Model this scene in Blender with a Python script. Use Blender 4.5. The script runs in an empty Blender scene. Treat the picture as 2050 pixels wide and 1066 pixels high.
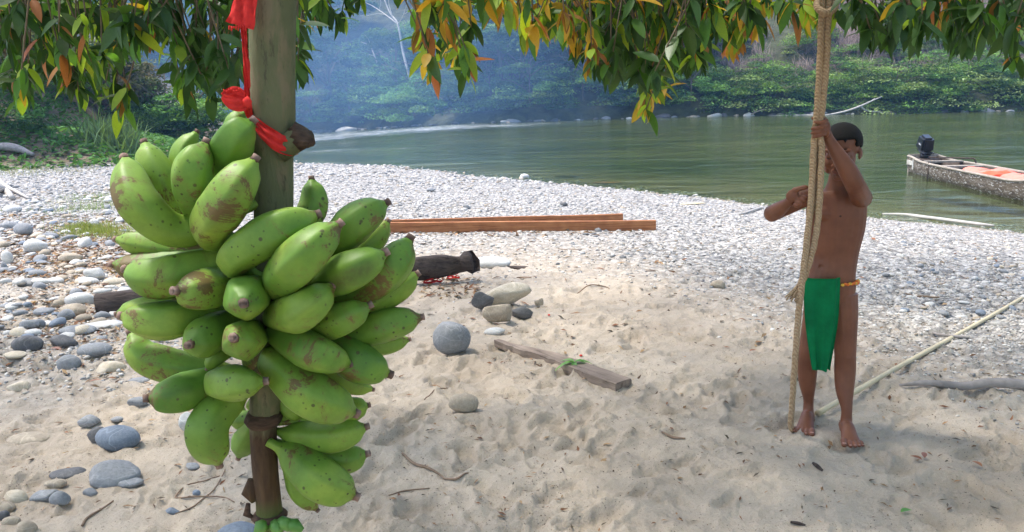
import bpy, math, random
import numpy as np
from mathutils import Vector, Matrix
random.seed(7)
RS = np.random.RandomState(11)
HAZE_D, SMOKE_D, CROWN_T = .0007, .014, .41
R = math.radians
SC = bpy.context.scene
COL = SC.collection

# ---------------------------------------------------------------- camera, world, sun, exposure
FPX = 1578.0; W0, H0 = 2050.0, 1066.0
PITCH, ROLL, CAMZ = R(11.9), R(-1.5), 1.4
cd = bpy.data.cameras.new('camera'); cam = bpy.data.objects.new('camera', cd); COL.objects.link(cam)
cd.sensor_width = 36.0; cd.lens = 36.0*FPX/W0; cd.clip_start = 0.05; cd.clip_end = 1000
CM = (Matrix.Rotation(math.pi/2-PITCH, 3, 'X') @ Matrix.Rotation(ROLL, 3, 'Z'))
cam.matrix_world = Matrix.Translation((0, 0, CAMZ)) @ CM.to_4x4()
SC.camera = cam
SUN_EL, SUN_AZ = 66.0, -72.0          # azimuth measured from +Y towards +X
w = bpy.data.worlds.new('World'); SC.world = w; w.use_nodes = True
nt = w.node_tree; nt.nodes.clear()
sk = nt.nodes.new('ShaderNodeTexSky'); sk.sky_type = 'NISHITA'; sk.sun_disc = False
sk.sun_elevation = R(SUN_EL); sk.sun_rotation = R(SUN_AZ); sk.air_density = 1.0; sk.dust_density = 2.5
bg = nt.nodes.new('ShaderNodeBackground'); bg.inputs[1].default_value = 0.15
wo = nt.nodes.new('ShaderNodeOutputWorld')
nt.links.new(sk.outputs[0], bg.inputs[0]); nt.links.new(bg.outputs[0], wo.inputs[0])
sl = bpy.data.lights.new('sun', 'SUN'); sl.energy = 1.55; sl.angle = R(7); sl.color = (1, .95, .87)
so = bpy.data.objects.new('sun', sl); COL.objects.link(so)
sd = Vector((math.sin(R(SUN_AZ))*math.cos(R(SUN_EL)), math.cos(R(SUN_AZ))*math.cos(R(SUN_EL)), math.sin(R(SUN_EL))))
so.rotation_euler = (-sd).to_track_quat('-Z', 'Y').to_euler(); so.location = (0, 0, 40)
SC.view_settings.view_transform = 'Standard'; SC.view_settings.look = 'None'
SC.view_settings.exposure = 1.66; SC.view_settings.gamma = 1
SC.view_settings.use_curve_mapping = False
SC.cycles.max_bounces = 6; SC.cycles.diffuse_bounces = 3; SC.cycles.glossy_bounces = 2
SC.cycles.transmission_bounces = 4; SC.cycles.transparent_max_bounces = 6; SC.cycles.volume_bounces = 1
SC.cycles.use_denoising = True; SC.cycles.caustics_reflective = False; SC.cycles.caustics_refractive = False
SC.cycles.sample_clamp_indirect = 5

# ---------------------------------------------------------------- helpers
def ray(px, py):
    d = CM @ Vector(((px-W0/2)/FPX, -(py-H0/2)/FPX, -1.0))
    return d
def P(px, py, Y):
    d = ray(px, py); t = Y/d.y
    return Vector((d.x*t, Y, CAMZ+d.z*t))
def PZ(px, py, z):
    d = ray(px, py); t = (z-CAMZ)/d.z
    return Vector((d.x*t, d.y*t, z))
TS = .5*1.02**np.arange(290)
def G(px, py):
    """where the line of sight through this pixel meets the ground"""
    d = ray(px, py)
    for _ in range(3):
        if _ == 0: t = TS
        q = CAMZ+d.z*t < H1(d.x*t, d.y*t); i = int(np.argmax(q))
        if not q[i]: return Vector((d.x*60, d.y*60, 0))
        i = max(i, 1); b = t[i]; t = np.linspace(t[i-1], t[i], 24)
    return Vector((d.x*b, d.y*b, CAMZ+d.z*b))
def hsh(ix, iy, s):
    n = (ix.astype(np.int64)*374761393 + iy.astype(np.int64)*668265263 + s*974634777) & 0xffffffff
    n = ((n ^ (n >> 13))*1274126177) & 0xffffffff
    return ((n ^ (n >> 16)) & 0xffff)/65535.0
def vn(x, y, s=0):
    x = np.asarray(x, float); y = np.asarray(y, float)
    ix, iy = np.floor(x), np.floor(y); fx, fy = x-ix, y-iy
    u, v = fx*fx*fx*(fx*(fx*6-15)+10), fy*fy*fy*(fy*(fy*6-15)+10)
    a, b = hsh(ix, iy, s), hsh(ix+1, iy, s); c, d = hsh(ix, iy+1, s), hsh(ix+1, iy+1, s)
    return (a*(1-u)+b*u)*(1-v)+(c*(1-u)+d*u)*v
def fbm(x, y, s=0, o=4):
    r = 0; a = .5
    for k in range(o):
        r = r+a*(vn(x, y, s+k)-.5); x = x*2.03+11.3; y = y*2.03+5.7; a *= .5
    return r
def sst(a, b, x):
    t = np.clip((x-a)/(b-a), 0, 1); return t*t*(3-2*t)
def sdist(poly, x, y):
    """signed distance to an open polyline (positive on its right-hand side when walking along it)"""
    x = np.asarray(x, float); y = np.asarray(y, float)
    best = np.full(x.shape, 1e9); sg = np.ones(x.shape)
    for (ax, ay), (bx, by) in zip(poly[:-1], poly[1:]):
        dx, dy = bx-ax, by-ay; t = np.clip(((x-ax)*dx+(y-ay)*dy)/(dx*dx+dy*dy), 0, 1)
        ex, ey = x-(ax+dx*t), y-(ay+dy*t); d = np.hypot(ex, ey)
        cr = ex*dy-ey*dx
        m = d < best-1e-9
        best = np.where(m, d, best); sg = np.where(m, np.where(cr >= 0, 1, -1), sg)
    return best*sg
WATER = -0.5
SH = [PZ(x, y, WATER) for x, y in ((330, 302), (450, 312), (600, 328), (760, 333), (880, 345), (1000, 357), (1180, 372), (1320, 388), (1500, 408), (1700, 431), (1880, 448), (2050, 466))]
SHORE = [(-26, 95), (-17, 50)]+[(p.x, p.y) for p in SH]+[(9.5, 7.4), (13, 3), (18, -8), (24, -30)]
LB = [(-60, 10), (-24, 17.5), (-14.5, 20.5), (-11.2, 22.5), (-10.6, 27), (-13, 36), (-20, 60), (-30, 110)]
def shore_s(x, y): return sdist(SHORE, x, y)
def drop(x, y): return .9*sst(-2, -22, x)*sst(28, 52, y)
def Hbase(x, y):
    x = np.asarray(x, float); y = np.asarray(y, float)
    s = shore_s(x, y)+ .5*fbm(x*.5, y*.5, 3, 3)
    h = np.where(s > 0, WATER*np.exp(-np.clip(s, 0, 99)/5.0), WATER+np.clip(s, -18, 0)*.085)
    h = h-drop(x, y)*sst(5, -1, s)
    b = -sdist(LB, x, y)
    bb = np.clip(b, 0, 40)
    rise = sst(0, 2.0, bb)*.45+np.clip(bb-1.2, 0, 5)*.16+np.clip(bb-5, 0, 14)*.75
    h = h+rise*(1+.5*fbm(x*.25, y*.25, 9, 3))
    return h
def H1(x, y):
    x = np.asarray(x, float); y = np.asarray(y, float)
    return Hbase(x, y)+.05*fbm(x*.9, y*.9, 21, 3)*sst(1.0, 3, y)

WL = {}
def mk(name, v, f, mat, parent=None, org=None, smooth=True, label=None, cat=None, group=None, kind=None, col=None):
    v = np.asarray(v, float).reshape(-1, 3)
    if parent is not None: o0 = WL[parent.name]
    else: o0 = np.array(org if org is not None else (v[:, 0].mean(), v[:, 1].mean(), v[:, 2].min()), float)
    me = bpy.data.meshes.new(name)
    vv = v-o0
    if isinstance(f, np.ndarray):
        k = f.shape[1]; n = len(f)
        me.vertices.add(len(vv)); me.vertices.foreach_set('co', vv.astype(np.float32).ravel())
        me.loops.add(n*k); me.loops.foreach_set('vertex_index', f.astype(np.int32).ravel())
        me.polygons.add(n); me.polygons.foreach_set('loop_start', np.arange(0, n*k, k, dtype=np.int32))
        me.update(calc_edges=True)
    else:
        me.from_pydata([tuple(a) for a in vv], [], [tuple(int(i) for i in a) for a in f]); me.update()
    if smooth: me.polygons.foreach_set('use_smooth', np.ones(len(me.polygons), bool))
    if col is not None:
        at = me.color_attributes.new('Col', 'FLOAT_COLOR', 'POINT')
        c = np.ones((len(vv), 4), np.float32); c[:, :3] = col; at.data.foreach_set('color', c.ravel())
    if mat: me.materials.append(mat)
    o = bpy.data.objects.new(name, me); COL.objects.link(o)
    if parent is not None: o.parent = parent
    else: o.location = o0
    WL[o.name] = o0
    tag(o, label, cat, group, kind)
    return o
def tag(o, label=None, cat=None, group=None, kind=None):
    for k, q in (('label', label), ('category', cat), ('group', group), ('kind', kind)):
        if q: o[k] = q
def root(name, loc, label, cat, group=None):
    o = bpy.data.objects.new(name, None); o.empty_display_size = .1; COL.objects.link(o)
    o.location = loc; WL[o.name] = np.array(loc, float); tag(o, label, cat, group); return o
def join(parts):
    V = []; F = []; n = 0
    for v, f in parts:
        v = np.asarray(v, float); V.append(v); F += [tuple(int(i)+n for i in q) for q in f]; n += len(v)
    return np.concatenate(V), F
def cr(pts, n):
    """Catmull-Rom resample; pts is an array of rows (any width)"""
    p = np.asarray([list(q) for q in pts], float); m = len(p)
    if m == 2: t = np.linspace(0, 1, n)[:, None]; return p[0]*(1-t)+p[1]*t
    pp = np.vstack([2*p[0]-p[1], p, 2*p[-1]-p[-2]]); out = []
    for q in np.linspace(0, m-1-1e-9, n):
        i = int(q); t = q-i; a, b, c, d = pp[i], pp[i+1], pp[i+2], pp[i+3]
        out.append(.5*((2*b)+(-a+c)*t+(2*a-5*b+4*c-d)*t*t+(-a+3*b-3*c+d)*t**3))
    return np.array(out)
def tube(pts, rad, n=8, up=None, sec=None, cap=True):
    """sweep; rad: list of r or (ra, rb); up keeps ra's axis; sec(k, theta) scales the radius"""
    p = np.asarray([list(q)[:3] for q in pts], float); m = len(p)
    rr = np.array([(r, r) if np.isscalar(r) else tuple(r) for r in rad], float)
    T = np.gradient(p, axis=0); T /= np.linalg.norm(T, axis=1)[:, None]+1e-12
    V = []; a = np.array(up if up is not None else ((1, 0, 0) if abs(T[0][0]) < .8 else (0, 1, 0)), float)
    for k in range(m):
        if up is not None: a = np.array(up, float)
        a = a-T[k]*a.dot(T[k]); a /= np.linalg.norm(a)+1e-12; b = np.cross(T[k], a)
        for j in range(n):
            th = 2*math.pi*j/n; s = sec(k, th) if sec else 1
            V.append(p[k]+a*math.cos(th)*rr[k][0]*s+b*math.sin(th)*rr[k][1]*s)
    F = [(k*n+j, k*n+(j+1) % n, (k+1)*n+(j+1) % n, (k+1)*n+j) for k in range(m-1) for j in range(n)]
    if cap: F += [tuple(range(n))[::-1], tuple((m-1)*n+j for j in range(n))]
    return np.array(V), F
def ico(sub=1):
    import bmesh
    bm = bmesh.new(); bmesh.ops.create_icosphere(bm, subdivisions=sub, radius=1)
    v = np.array([q.co[:] for q in bm.verts]); f = np.array([[a.index for a in q.verts] for q in bm.faces]); bm.free()
    return v, f
ICO1, ICO2, ICO3, ICO4 = ico(1), ico(2), ico(3), ico(4)
def ell(c, r, M=None, sub=2):
    v, f = (ICO1, ICO2, ICO3)[sub-1]; q = v*np.array(r)
    if M is not None: q = q @ np.array(M).T
    return q+np.array(c), f
def box(c, s, M=None):
    v = np.array([(x, y, z) for x in (-.5, .5) for y in (-.5, .5) for z in (-.5, .5)])*np.array(s)
    if M is not None: v = v @ np.array(M).T
    return v+np.array(c), [(0, 1, 3, 2), (4, 6, 7, 5), (0, 4, 5, 1), (2, 3, 7, 6), (0, 2, 6, 4), (1, 5, 7, 3)]
def rotz(a): c, s = math.cos(a), math.sin(a); return np.array([[c, -s, 0], [s, c, 0], [0, 0, 1]])
def rotx(a): c, s = math.cos(a), math.sin(a); return np.array([[1, 0, 0], [0, c, -s], [0, s, c]])
def roty(a): c, s = math.cos(a), math.sin(a); return np.array([[c, 0, s], [0, 1, 0], [-s, 0, c]])
def rmats(n, tilt=None):
    """n random rotation matrices (random yaw then a random tilt up to `tilt`)"""
    if tilt is None:
        q = RS.normal(size=(n, 4)); q /= np.linalg.norm(q, axis=1)[:, None]
    else:
        ya = RS.uniform(0, 2*math.pi, n)/2; ta = RS.normal(0, tilt, n)/2; az = RS.uniform(0, 2*math.pi, n)
        q1 = np.stack([np.cos(ya), 0*ya, 0*ya, np.sin(ya)], 1); q2 = np.stack([np.cos(ta), np.sin(ta)*np.cos(az), np.sin(ta)*np.sin(az), 0*ta], 1)
        a, b, c, d = q2.T; e, f, g, h = q1.T
        q = np.stack([a*e-b*f-c*g-d*h, a*f+b*e+c*h-d*g, a*g-b*h+c*e+d*f, a*h+b*g-c*f+d*e], 1)
    w_, x, y, z = q.T
    return np.stack([np.stack([1-2*(y*y+z*z), 2*(x*y-w_*z), 2*(x*z+w_*y)], -1),
                     np.stack([2*(x*y+w_*z), 1-2*(x*x+z*z), 2*(y*z-w_*x)], -1),
                     np.stack([2*(x*z-w_*y), 2*(y*z+w_*x), 1-2*(x*x+y*y)], -1)], 1)
def batch(pv, pf, L, M, S, C=None, jit=0):
    """copies of one small mesh as a single mesh: L (n,3), M (n,3,3), S (n,3)"""
    n = len(L); k = len(pv)
    q = pv[None]*S[:, None, :]
    if jit: q = q*(1+RS.uniform(-jit, jit, (n, k, 1)))
    V = np.einsum('nij,nkj->nki', M, q)+L[:, None, :]
    F = (np.asarray(pf)[None]+(np.arange(n)*k)[:, None, None]).reshape(-1, len(pf[0]))
    c = None if C is None else np.repeat(C, k, axis=0)
    return V.reshape(-1, 3), F, c

# ---------------------------------------------------------------- materials
class NT:
    def __init__(s, name):
        s.m = bpy.data.materials.new(name); s.m.use_nodes = True; s.t = s.m.node_tree; s.t.nodes.clear()
        s.out = s.n('OutputMaterial'); s.tc = s.n('TexCoord')
    def n(s, k, **kw):
        q = s.t.nodes.new('ShaderNode'+k)
        for a, b in kw.items(): setattr(q, a, b)
        return q
    def l(s, a, b): s.t.links.new(a, b)
    def co(s, which='Object', scale=(1, 1, 1), rot=(0, 0, 0)):
        mp = s.n('Mapping'); s.l(s.tc.outputs[which], mp.inputs[0]); mp.inputs['Scale'].default_value = scale; mp.inputs['Rotation'].default_value = rot
        return mp.outputs[0]
    def geo(s): return s.n('NewGeometry')
    def noise(s, vec, sc, det=4, rough=.6, dist=0):
        q = s.n('TexNoise'); q.inputs['Scale'].default_value = sc; q.inputs['Detail'].default_value = det
        q.inputs['Roughness'].default_value = rough; q.inputs['Distortion'].default_value = dist
        if vec is not None: s.l(vec, q.inputs['Vector'])
        return q.outputs[0]
    def vor(s, vec, sc, feat='F1', out=0, rnd=1):
        q = s.n('TexVoronoi'); q.feature = feat; q.inputs['Scale'].default_value = sc; q.inputs['Randomness'].default_value = rnd
        if vec is not None: s.l(vec, q.inputs['Vector'])
        return q.outputs[out]
    def ramp(s, fac, stops, interp='LINEAR'):
        q = s.n('ValToRGB'); q.color_ramp.interpolation = interp; e = q.color_ramp.elements
        while len(e) < len(stops): e.new(.5)
        for i, (p, c) in enumerate(stops):
            e[i].position = p; c = (c, c, c) if np.isscalar(c) else c; e[i].color = (*c, 1)
        s.l(fac, q.inputs[0]); return q.outputs[0]
    def mix(s, fac, a, b, mode='MIX'):
        q = s.n('MixRGB', blend_type=mode)
        for i, x in ((0, fac), (1, a), (2, b)):
            if hasattr(x, 'links'): s.l(x, q.inputs[i])
            elif np.isscalar(x): q.inputs[i].default_value = x if i == 0 else (x, x, x, 1)
            else: q.inputs[i].default_value = (*x, 1)
        return q.outputs[0]
    def math(s, op, a, b=0, c=None):
        q = s.n('Math', operation=op)
        for i, x in ((0, a), (1, b), (2, c)):
            if x is None: continue
            if hasattr(x, 'links'): s.l(x, q.inputs[i])
            else: q.inputs[i].default_value = x
        return q.outputs[0]
    def bump(s, h, st=.3, d=.01, nrm=None):
        q = s.n('Bump'); q.inputs['Strength'].default_value = st; q.inputs['Distance'].default_value = d; s.l(h, q.inputs['Height'])
        if nrm is not None: s.l(nrm, q.inputs['Normal'])
        return q.outputs[0]
    def pr(s, col, rough=.7, nrm=None, spec=.4, **kw):
        q = s.n('BsdfPrincipled')
        for k, x in (('Base Color', col), ('Roughness', rough)):
            if hasattr(x, 'links'): s.l(x, q.inputs[k])
            else: q.inputs[k].default_value = (*x, 1) if k == 'Base Color' else x
        q.inputs['Specular IOR Level'].default_value = spec
        if nrm is not None: s.l(nrm, q.inputs['Normal'])
        for k, x in kw.items(): q.inputs[k.replace('_', ' ')].default_value = x
        return q.outputs[0]
    def fin(s, sh): s.l(sh, s.out.inputs['Surface']); return s.m
def simple(name, c, rough=.7, var=.25, sc=20, bst=.3, bd=.004, spec=.3, world=False, stretch=(1, 1, 1), **kw):
    t = NT(name); v = t.co('Object', stretch); n = t.noise(v, sc, 5)
    c = np.array(c)
    col = t.ramp(n, [(.3, tuple(c*(1-var))), (.7, tuple(np.minimum(c*(1+var), .95)))])
    return t.fin(t.pr(col, rough, t.bump(n, bst, bd), spec, **kw))

def m_sand():
    t = NT('sand'); g = t.geo(); pos = g.outputs['Position']
    v = t.n('Mapping'); t.l(pos, v.inputs[0]); v = v.outputs[0]
    n1 = t.noise(v, 1.3, 5); n2 = t.noise(v, 60, 4, .7); n3 = t.noise(v, 420, 2, .6)
    sand = t.ramp(n1, [(.3, (.345, .284, .215)), (.7, (.49, .412, .322))])
    sand = t.mix(.5, sand, t.ramp(n3, [(.3, .28), (.7, .78)]), 'SOFT_LIGHT')
    sand = t.mix(t.ramp(n2, [(.62, 0), (.78, .35)]), sand, (.30, .24, .18))
    # specks of dark grit
    sp = t.ramp(t.vor(v, 70, out=0), [(.14, 1), (.2, 0)]); spm = t.ramp(t.noise(v, 5, 3), [(.40, 0), (.6, .8)])
    sand = t.mix(t.math('MULTIPLY', sp, spm), sand, (.10, .075, .06))
    # shingle seen from afar
    vo = t.n('TexVoronoi'); vo.inputs['Scale'].default_value = 17; t.l(v, vo.inputs['Vector'])
    sep = t.n('SeparateColor'); t.l(vo.outputs['Color'], sep.inputs[0])
    st = t.ramp(sep.outputs[0], [(0, (.20, .20, .20)), (.2, (.34, .325, .305)), (.55, (.46, .435, .40)), (.85, (.56, .53, .49)), (1, (.32, .27, .22))])
    dd = t.ramp(vo.outputs['Distance'], [(.35, 1), (.75, .45)])
    st = t.mix(1, st, dd, 'MULTIPLY')
    at = t.n('Attribute'); at.attribute_name = 'Col'; sepa = t.n('SeparateColor'); t.l(at.outputs['Color'], sepa.inputs[0])
    col = t.mix(sepa.outputs[0], sand, st)
    # drying leaf-brown soil on the banks, and the river bed
    n4 = t.noise(v, 2.2, 6, .7)
    soil = t.ramp(n4, [(.3, (.10, .085, .045)), (.5, (.17, .13, .085)), (.7, (.26, .20, .13))])
    col = t.mix(sepa.outputs[1], col, soil)
    bed = t.mix(t.ramp(sep.outputs[1], [(0, 0), (1, .8)]), (.15, .115, .06), (.34, .28, .18))
    sz = t.n('SeparateXYZ'); t.l(pos, sz.inputs[0])
    deep = t.ramp(t.math('MULTIPLY_ADD', sz.outputs[2], -1, -.5), [(.15, 0), (1.0, 1)])
    bed = t.mix(deep, bed, t.ramp(t.noise(v, .5, 4), [(.35, (.035, .055, .018)), (.65, (.085, .11, .038))]))
    col = t.mix(sepa.outputs[2], col, bed)
    nb_ = t.noise(v, 22, 5, .65, .4); b0 = t.bump(nb_, .55, .035); b1 = t.bump(n2, .55, .010, b0); b2 = t.bump(n3, .35, .003, b1)
    b3 = t.bump(t.math('MULTIPLY', t.math('SUBTRACT', 1, vo.outputs['Distance']), sepa.outputs[0]), .7, .03, b2)
    return t.fin(t.pr(col, .92, b3, .15))
def m_col(name, rough=.8, nsc=30, bst=.4, bd=.004, spec=.3, translucent=0, mott=.4):
    t = NT(name); at = t.n('Attribute'); at.attribute_name = 'Col'; n = t.noise(t.co(), nsc, 4)
    c = t.mix(mott, at.outputs['Color'], t.ramp(n, [(.3, .25), (.7, .8)]), 'SOFT_LIGHT')
    sh = t.pr(c, rough, t.bump(n, bst, bd) if bst else None, spec)
    if translucent:
        tr = t.n('BsdfTranslucent'); t.l(t.mix(1, c, (1.3, 1.35, .6), 'MULTIPLY'), tr.inputs[0])
        mx = t.n('MixShader'); mx.inputs[0].default_value = translucent; t.l(sh, mx.inputs[1]); t.l(tr.outputs[0], mx.inputs[2]); sh = mx.outputs[0]
    return t.fin(sh)
def m_leaf(name, ca, cb, trans=.4, tc=None):
    t = NT(name); oi = t.n('ObjectInfo'); v = t.co('Object', (1, 1, 1)); n = t.noise(v, 25, 3)
    c = t.mix(oi.outputs['Random'], ca, cb); c = t.mix(.35, c, t.ramp(n, [(.3, .3), (.7, .75)]), 'SOFT_LIGHT')
    sh = t.pr(c, .42, t.bump(n, .25, .002), .45)
    tr = t.n('BsdfTranslucent'); t.l(t.mix(1, c, tc or (1.8, 1.8, .6), 'MULTIPLY'), tr.inputs[0])
    mx = t.n('MixShader'); mx.inputs[0].default_value = trans; t.l(sh, mx.inputs[1]); t.l(tr.outputs[0], mx.inputs[2])
    return t.fin(mx.outputs[0])
def m_stone(name, c, c2, sc=9, rough=.75, speck=.4):
    t = NT(name); oi = t.n('ObjectInfo'); v = t.co('Object'); off = t.n('VectorMath', operation='ADD'); t.l(v, off.inputs[0])
    mu = t.n('VectorMath', operation='SCALE'); mu.inputs[0].default_value = (7, 5, 9); t.l(oi.outputs['Random'], mu.inputs['Scale']); t.l(mu.outputs[0], off.inputs[1])
    v = off.outputs[0]; n = t.noise(v, sc, 6, .65, .3); n2 = t.noise(v, 90, 3, .7)
    col = t.ramp(n, [(.32, c), (.68, c2)])
    col = t.mix(speck, col, t.ramp(n2, [(.3, .2), (.7, .8)]), 'SOFT_LIGHT')
    wv = t.ramp(t.noise(v, 5, 2, .4, 1.5), [(.49, 0), (.505, .5), (.52, 0)])
    col = t.mix(wv, col, tuple(min(1, a*1.5) for a in c2))
    return t.fin(t.pr(col, rough, t.bump(n2, .35, .004, t.bump(n, .4, .01)), .3))
def m_wood(name, a, b, axis=(3, 40, 40), rough=.8, bst=.6, bd=.01):
    t = NT(name); v = t.co('Object', axis); n = t.noise(v, 1, 6, .65, .6); n2 = t.noise(t.co(), 7, 4)
    col = t.ramp(n, [(.3, a), (.7, b)]); col = t.mix(.5, col, t.ramp(n2, [(.3, .25), (.7, .75)]), 'SOFT_LIGHT')
    crk = t.ramp(n, [(.36, 1), (.42, 0)]); col = t.mix(t.math('MULTIPLY', crk, .6), col, tuple(x*.35 for x in a))
    return t.fin(t.pr(col, rough, t.bump(n, bst, bd), .25))
def m_banana():
    t = NT('green_plantain_skin'); oi = t.n('ObjectInfo'); v = t.co('Object')
    off = t.n('VectorMath', operation='ADD'); t.l(v, off.inputs[0]); mu = t.n('VectorMath', operation='SCALE'); mu.inputs[0].default_value = (3, 7, 5)
    t.l(oi.outputs['Random'], mu.inputs['Scale']); t.l(mu.outputs[0], off.inputs[1]); v = off.outputs[0]
    n = t.noise(v, 13, 3)
    col = t.ramp(n, [(.3, (.055, .150, .018)), (.52, (.130, .255, .030)), (.72, (.27, .36, .052))])
    col = t.mix(t.ramp(oi.outputs['Random'], [(0, 0), (1, .45)]), col, (.27, .38, .05))
    col = t.mix(.25, col, t.ramp(t.noise(v, 160, 3, .7), [(.3, .3), (.7, .7)]), 'SOFT_LIGHT')
    at = t.n('Attribute'); at.attribute_name = 'Col'; sp = t.n('SeparateColor'); t.l(at.outputs['Color'], sp.inputs[0])
    # ridges run a little yellower and darker at the edge line
    col = t.mix(t.math('MULTIPLY', sp.outputs[0], .5), col, (.09, .17, .02))
    # flecks
    vo = t.vor(v, 120); fl = t.ramp(vo, [(.12, 1), (.20, 0)]); fm = t.ramp(t.noise(v, 14, 3), [(.46, 0), (.6, .9)])
    col = t.mix(t.math('MULTIPLY', fl, fm), col, (.035, .03, .012))
    vo2 = t.vor(v, 44); fl2 = t.ramp(vo2, [(.07, 1), (.11, 0)]); col = t.mix(t.math('MULTIPLY', fl2, .8), col, (.05, .035, .018))
    # bruises: brown scabs
    b = t.noise(v, 15, 6, .78, .5); b2 = t.noise(v, 60, 4, .8)
    bm_ = t.math('ADD', b, t.math('MULTIPLY', b2, .25)); msk = t.ramp(bm_, [(.700, 0), (.725, .92)])
    col = t.mix(msk, col, t.ramp(b2, [(.35, (.045, .022, .014)), (.65, (.13, .065, .03))]))
    col = t.mix(t.ramp(bm_, [(.64, 0), (.73, .5)]), col, (.16, .12, .03))
    # drier brown towards both ends (painted per vertex where the fruit has it)
    col = t.mix(t.math('MULTIPLY', sp.outputs[1], t.ramp(t.noise(v, 50, 4, .8), [(.35, .45), (.6, 1)])), col, (.06, .035, .022))
    return t.fin(t.pr(col, .5, t.bump(t.noise(v, 120, 3), .15, .001), .35, Subsurface_Weight=.0))
# ---------------------------------------------------------------- the ground: one sheet, finer near the camera
ys = [-22, -14, -9, -6, -4, -2.5, -1.4, -.6, 0, .4, .7, .9]
y = 1.0
while y < 7: ys.append(y); y *= 1.0052
while y < 30: ys.append(y); y *= 1.011
while y < 125: ys.append(y); y *= 1.05
ys = np.array(ys)
u = np.linspace(-1, 1, 560); u = u*.78
uo = np.array([.86, 1.0, 1.2, 1.5, 2, 3, 5]); u = np.concatenate([-uo[::-1], u, uo])
wd = np.maximum(ys, 1.6)+.25
XX = u[None]*wd[:, None]
ext = 55+ys*.75
for k, fr in ((0, 1.0), (1, .6), (2, .35)):      # outermost columns run out to the limits of the place
    for sg, idx in ((-1, k), (1, len(u)-1-k)):
        XX[:, idx] = np.where(np.abs(XX[:, idx]) < ext*fr, sg*ext*fr, np.sign(XX[:, idx])*np.maximum(np.abs(XX[:, idx]), ext*fr))
XX = np.clip(XX, -140, 140); XX = np.sort(XX, axis=1)
YY = np.repeat(ys[:, None], len(u), 1)
ZZ = H1(XX, YY)
sland = shore_s(XX, YY)
near = np.exp(-np.clip(YY-6.0, 0, 9)/4.5)*sst(-.5, 2, sland)*(1-.75*np.exp(-(((XX-1.25)/.30)**2+((YY-2.95)/.30)**2)))
# footprints and scuffs trodden into the dry sand
D = np.zeros_like(ZZ)
NF = 3600
fx = RS.uniform(-4.5, 6.5, NF); fy = 1.0+8.5*RS.uniform(0, 1, NF)**1.2; fa = RS.uniform(-.9, .9, NF)+R(90)*(RS.rand(NF) < .35)
fl = .03+.10*RS.uniform(0, 1, NF)**1.7; fw = fl*RS.uniform(.35, .6, NF); fd = fl*RS.uniform(.16, .30, NF)
for i in range(NF):
    r0, r1 = np.searchsorted(ys, [fy[i]-.36, fy[i]+.36])
    if r1 <= r0: continue
    sx = XX[r0:r1]; sy = YY[r0:r1]; c0 = np.searchsorted(sx[0 if fx[i] < 0 else -1], fx[i]-.4); 
    m = np.abs(sx-fx[i]) < .36
    if not m.any(): continue
    cc = np.where(m.any(0))[0]; c0, c1 = cc[0], cc[-1]+1
    dx = sx[:, c0:c1]-fx[i]; dy = sy[:, c0:c1]-fy[i]
    wob = 1+.25*np.sin(3*np.arctan2(dy, dx)+i)
    a = (dx*math.cos(fa[i])+dy*math.sin(fa[i]))/fw[i]; b = (-dx*math.sin(fa[i])+dy*math.cos(fa[i]))/fl[i]
    q = np.sqrt(a*a+b*b)*wob
    D[r0:r1, c0:c1] += fd[i]*(-np.exp(-q**4*.9)+.60*np.exp(-((q-1.28)/.24)**2))
D = np.clip(D, -.035, .03)
fine = .022*fbm(XX*3.2, YY*3.2, 40, 3)+.036*fbm(XX*13, YY*17, 50, 4)
rid = (1-np.abs(fbm(XX*2.6+1.5*fbm(XX*1.2, YY*1.2, 77, 2), YY*4.2, 60, 3))*5)
rid2 = 1-np.abs(fbm(XX*6.5+2*fbm(XX*2.1, YY*2.1, 78, 2), YY*9, 66, 3))*5.5
fine = fine+.010*np.clip(rid, 0, 1)+.008*np.clip(rid2, 0, 1)
ZZ = ZZ+(D*.85+fine)*near
peb = sst(5.2, 10.5, YY+3.0*fbm(XX*.7, YY*.7, 88, 4)+2.2*np.clip(XX-.9, 0, 5))
leftc = sst(1.2, 1.75, -XX/np.maximum(YY, .5)*2.6+.8*fbm(XX*.9, YY*.9, 90, 3)-.0)*sst(3, 4.5, YY)
peb = np.maximum(peb, leftc*.5)
bank = sst(-.3, 1.0, -sdist(LB, XX, YY))
bedm = sst(.25, -.15, sland+ .5*fbm(XX*.5, YY*.5, 3, 3))
cc = np.stack([peb, bank, bedm], -1).reshape(-1, 3)
nx = len(u); ny = len(ys)
i0 = (np.arange(ny-1)[:, None]*nx+np.arange(nx-1)[None]).ravel()
FF = np.stack([i0, i0+1, i0+nx+1, i0+nx], 1)
GV = np.stack([XX, YY, ZZ], -1).reshape(-1, 3)
SAND = m_sand()
ground = mk('ground', GV, FF, SAND, org=(0, 0, 0), kind='structure', col=cc)
_lg = {}
def HG(x, y):
    """height of the built sheet at a point (bilinear in the graded grid)"""
    r = int(np.clip(np.searchsorted(ys, y)-1, 0, ny-2)); t = (y-ys[r])/(ys[r+1]-ys[r])
    z = []
    for q in (r, r+1): z.append(np.interp(x, XX[q], ZZ[q]))
    return z[0]*(1-t)+z[1]*t
def HGv(x, y):
    r = np.clip(np.searchsorted(ys, y)-1, 0, ny-2); t = (y-ys[r])/(ys[r+1]-ys[r]); out = np.empty(len(x)); o = np.argsort(r, kind='stable'); rs_ = r[o]
    for k in np.unique(rs_):
        i = o[np.searchsorted(rs_, k):np.searchsorted(rs_, k, 'right')]
        out[i] = np.interp(x[i], XX[k], ZZ[k])*(1-t[i])+np.interp(x[i], XX[k+1], ZZ[k+1])*t[i]
    return out
def on(px, py):
    g = G(px, py); g.z = HG(g.x, g.y); return g

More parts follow.
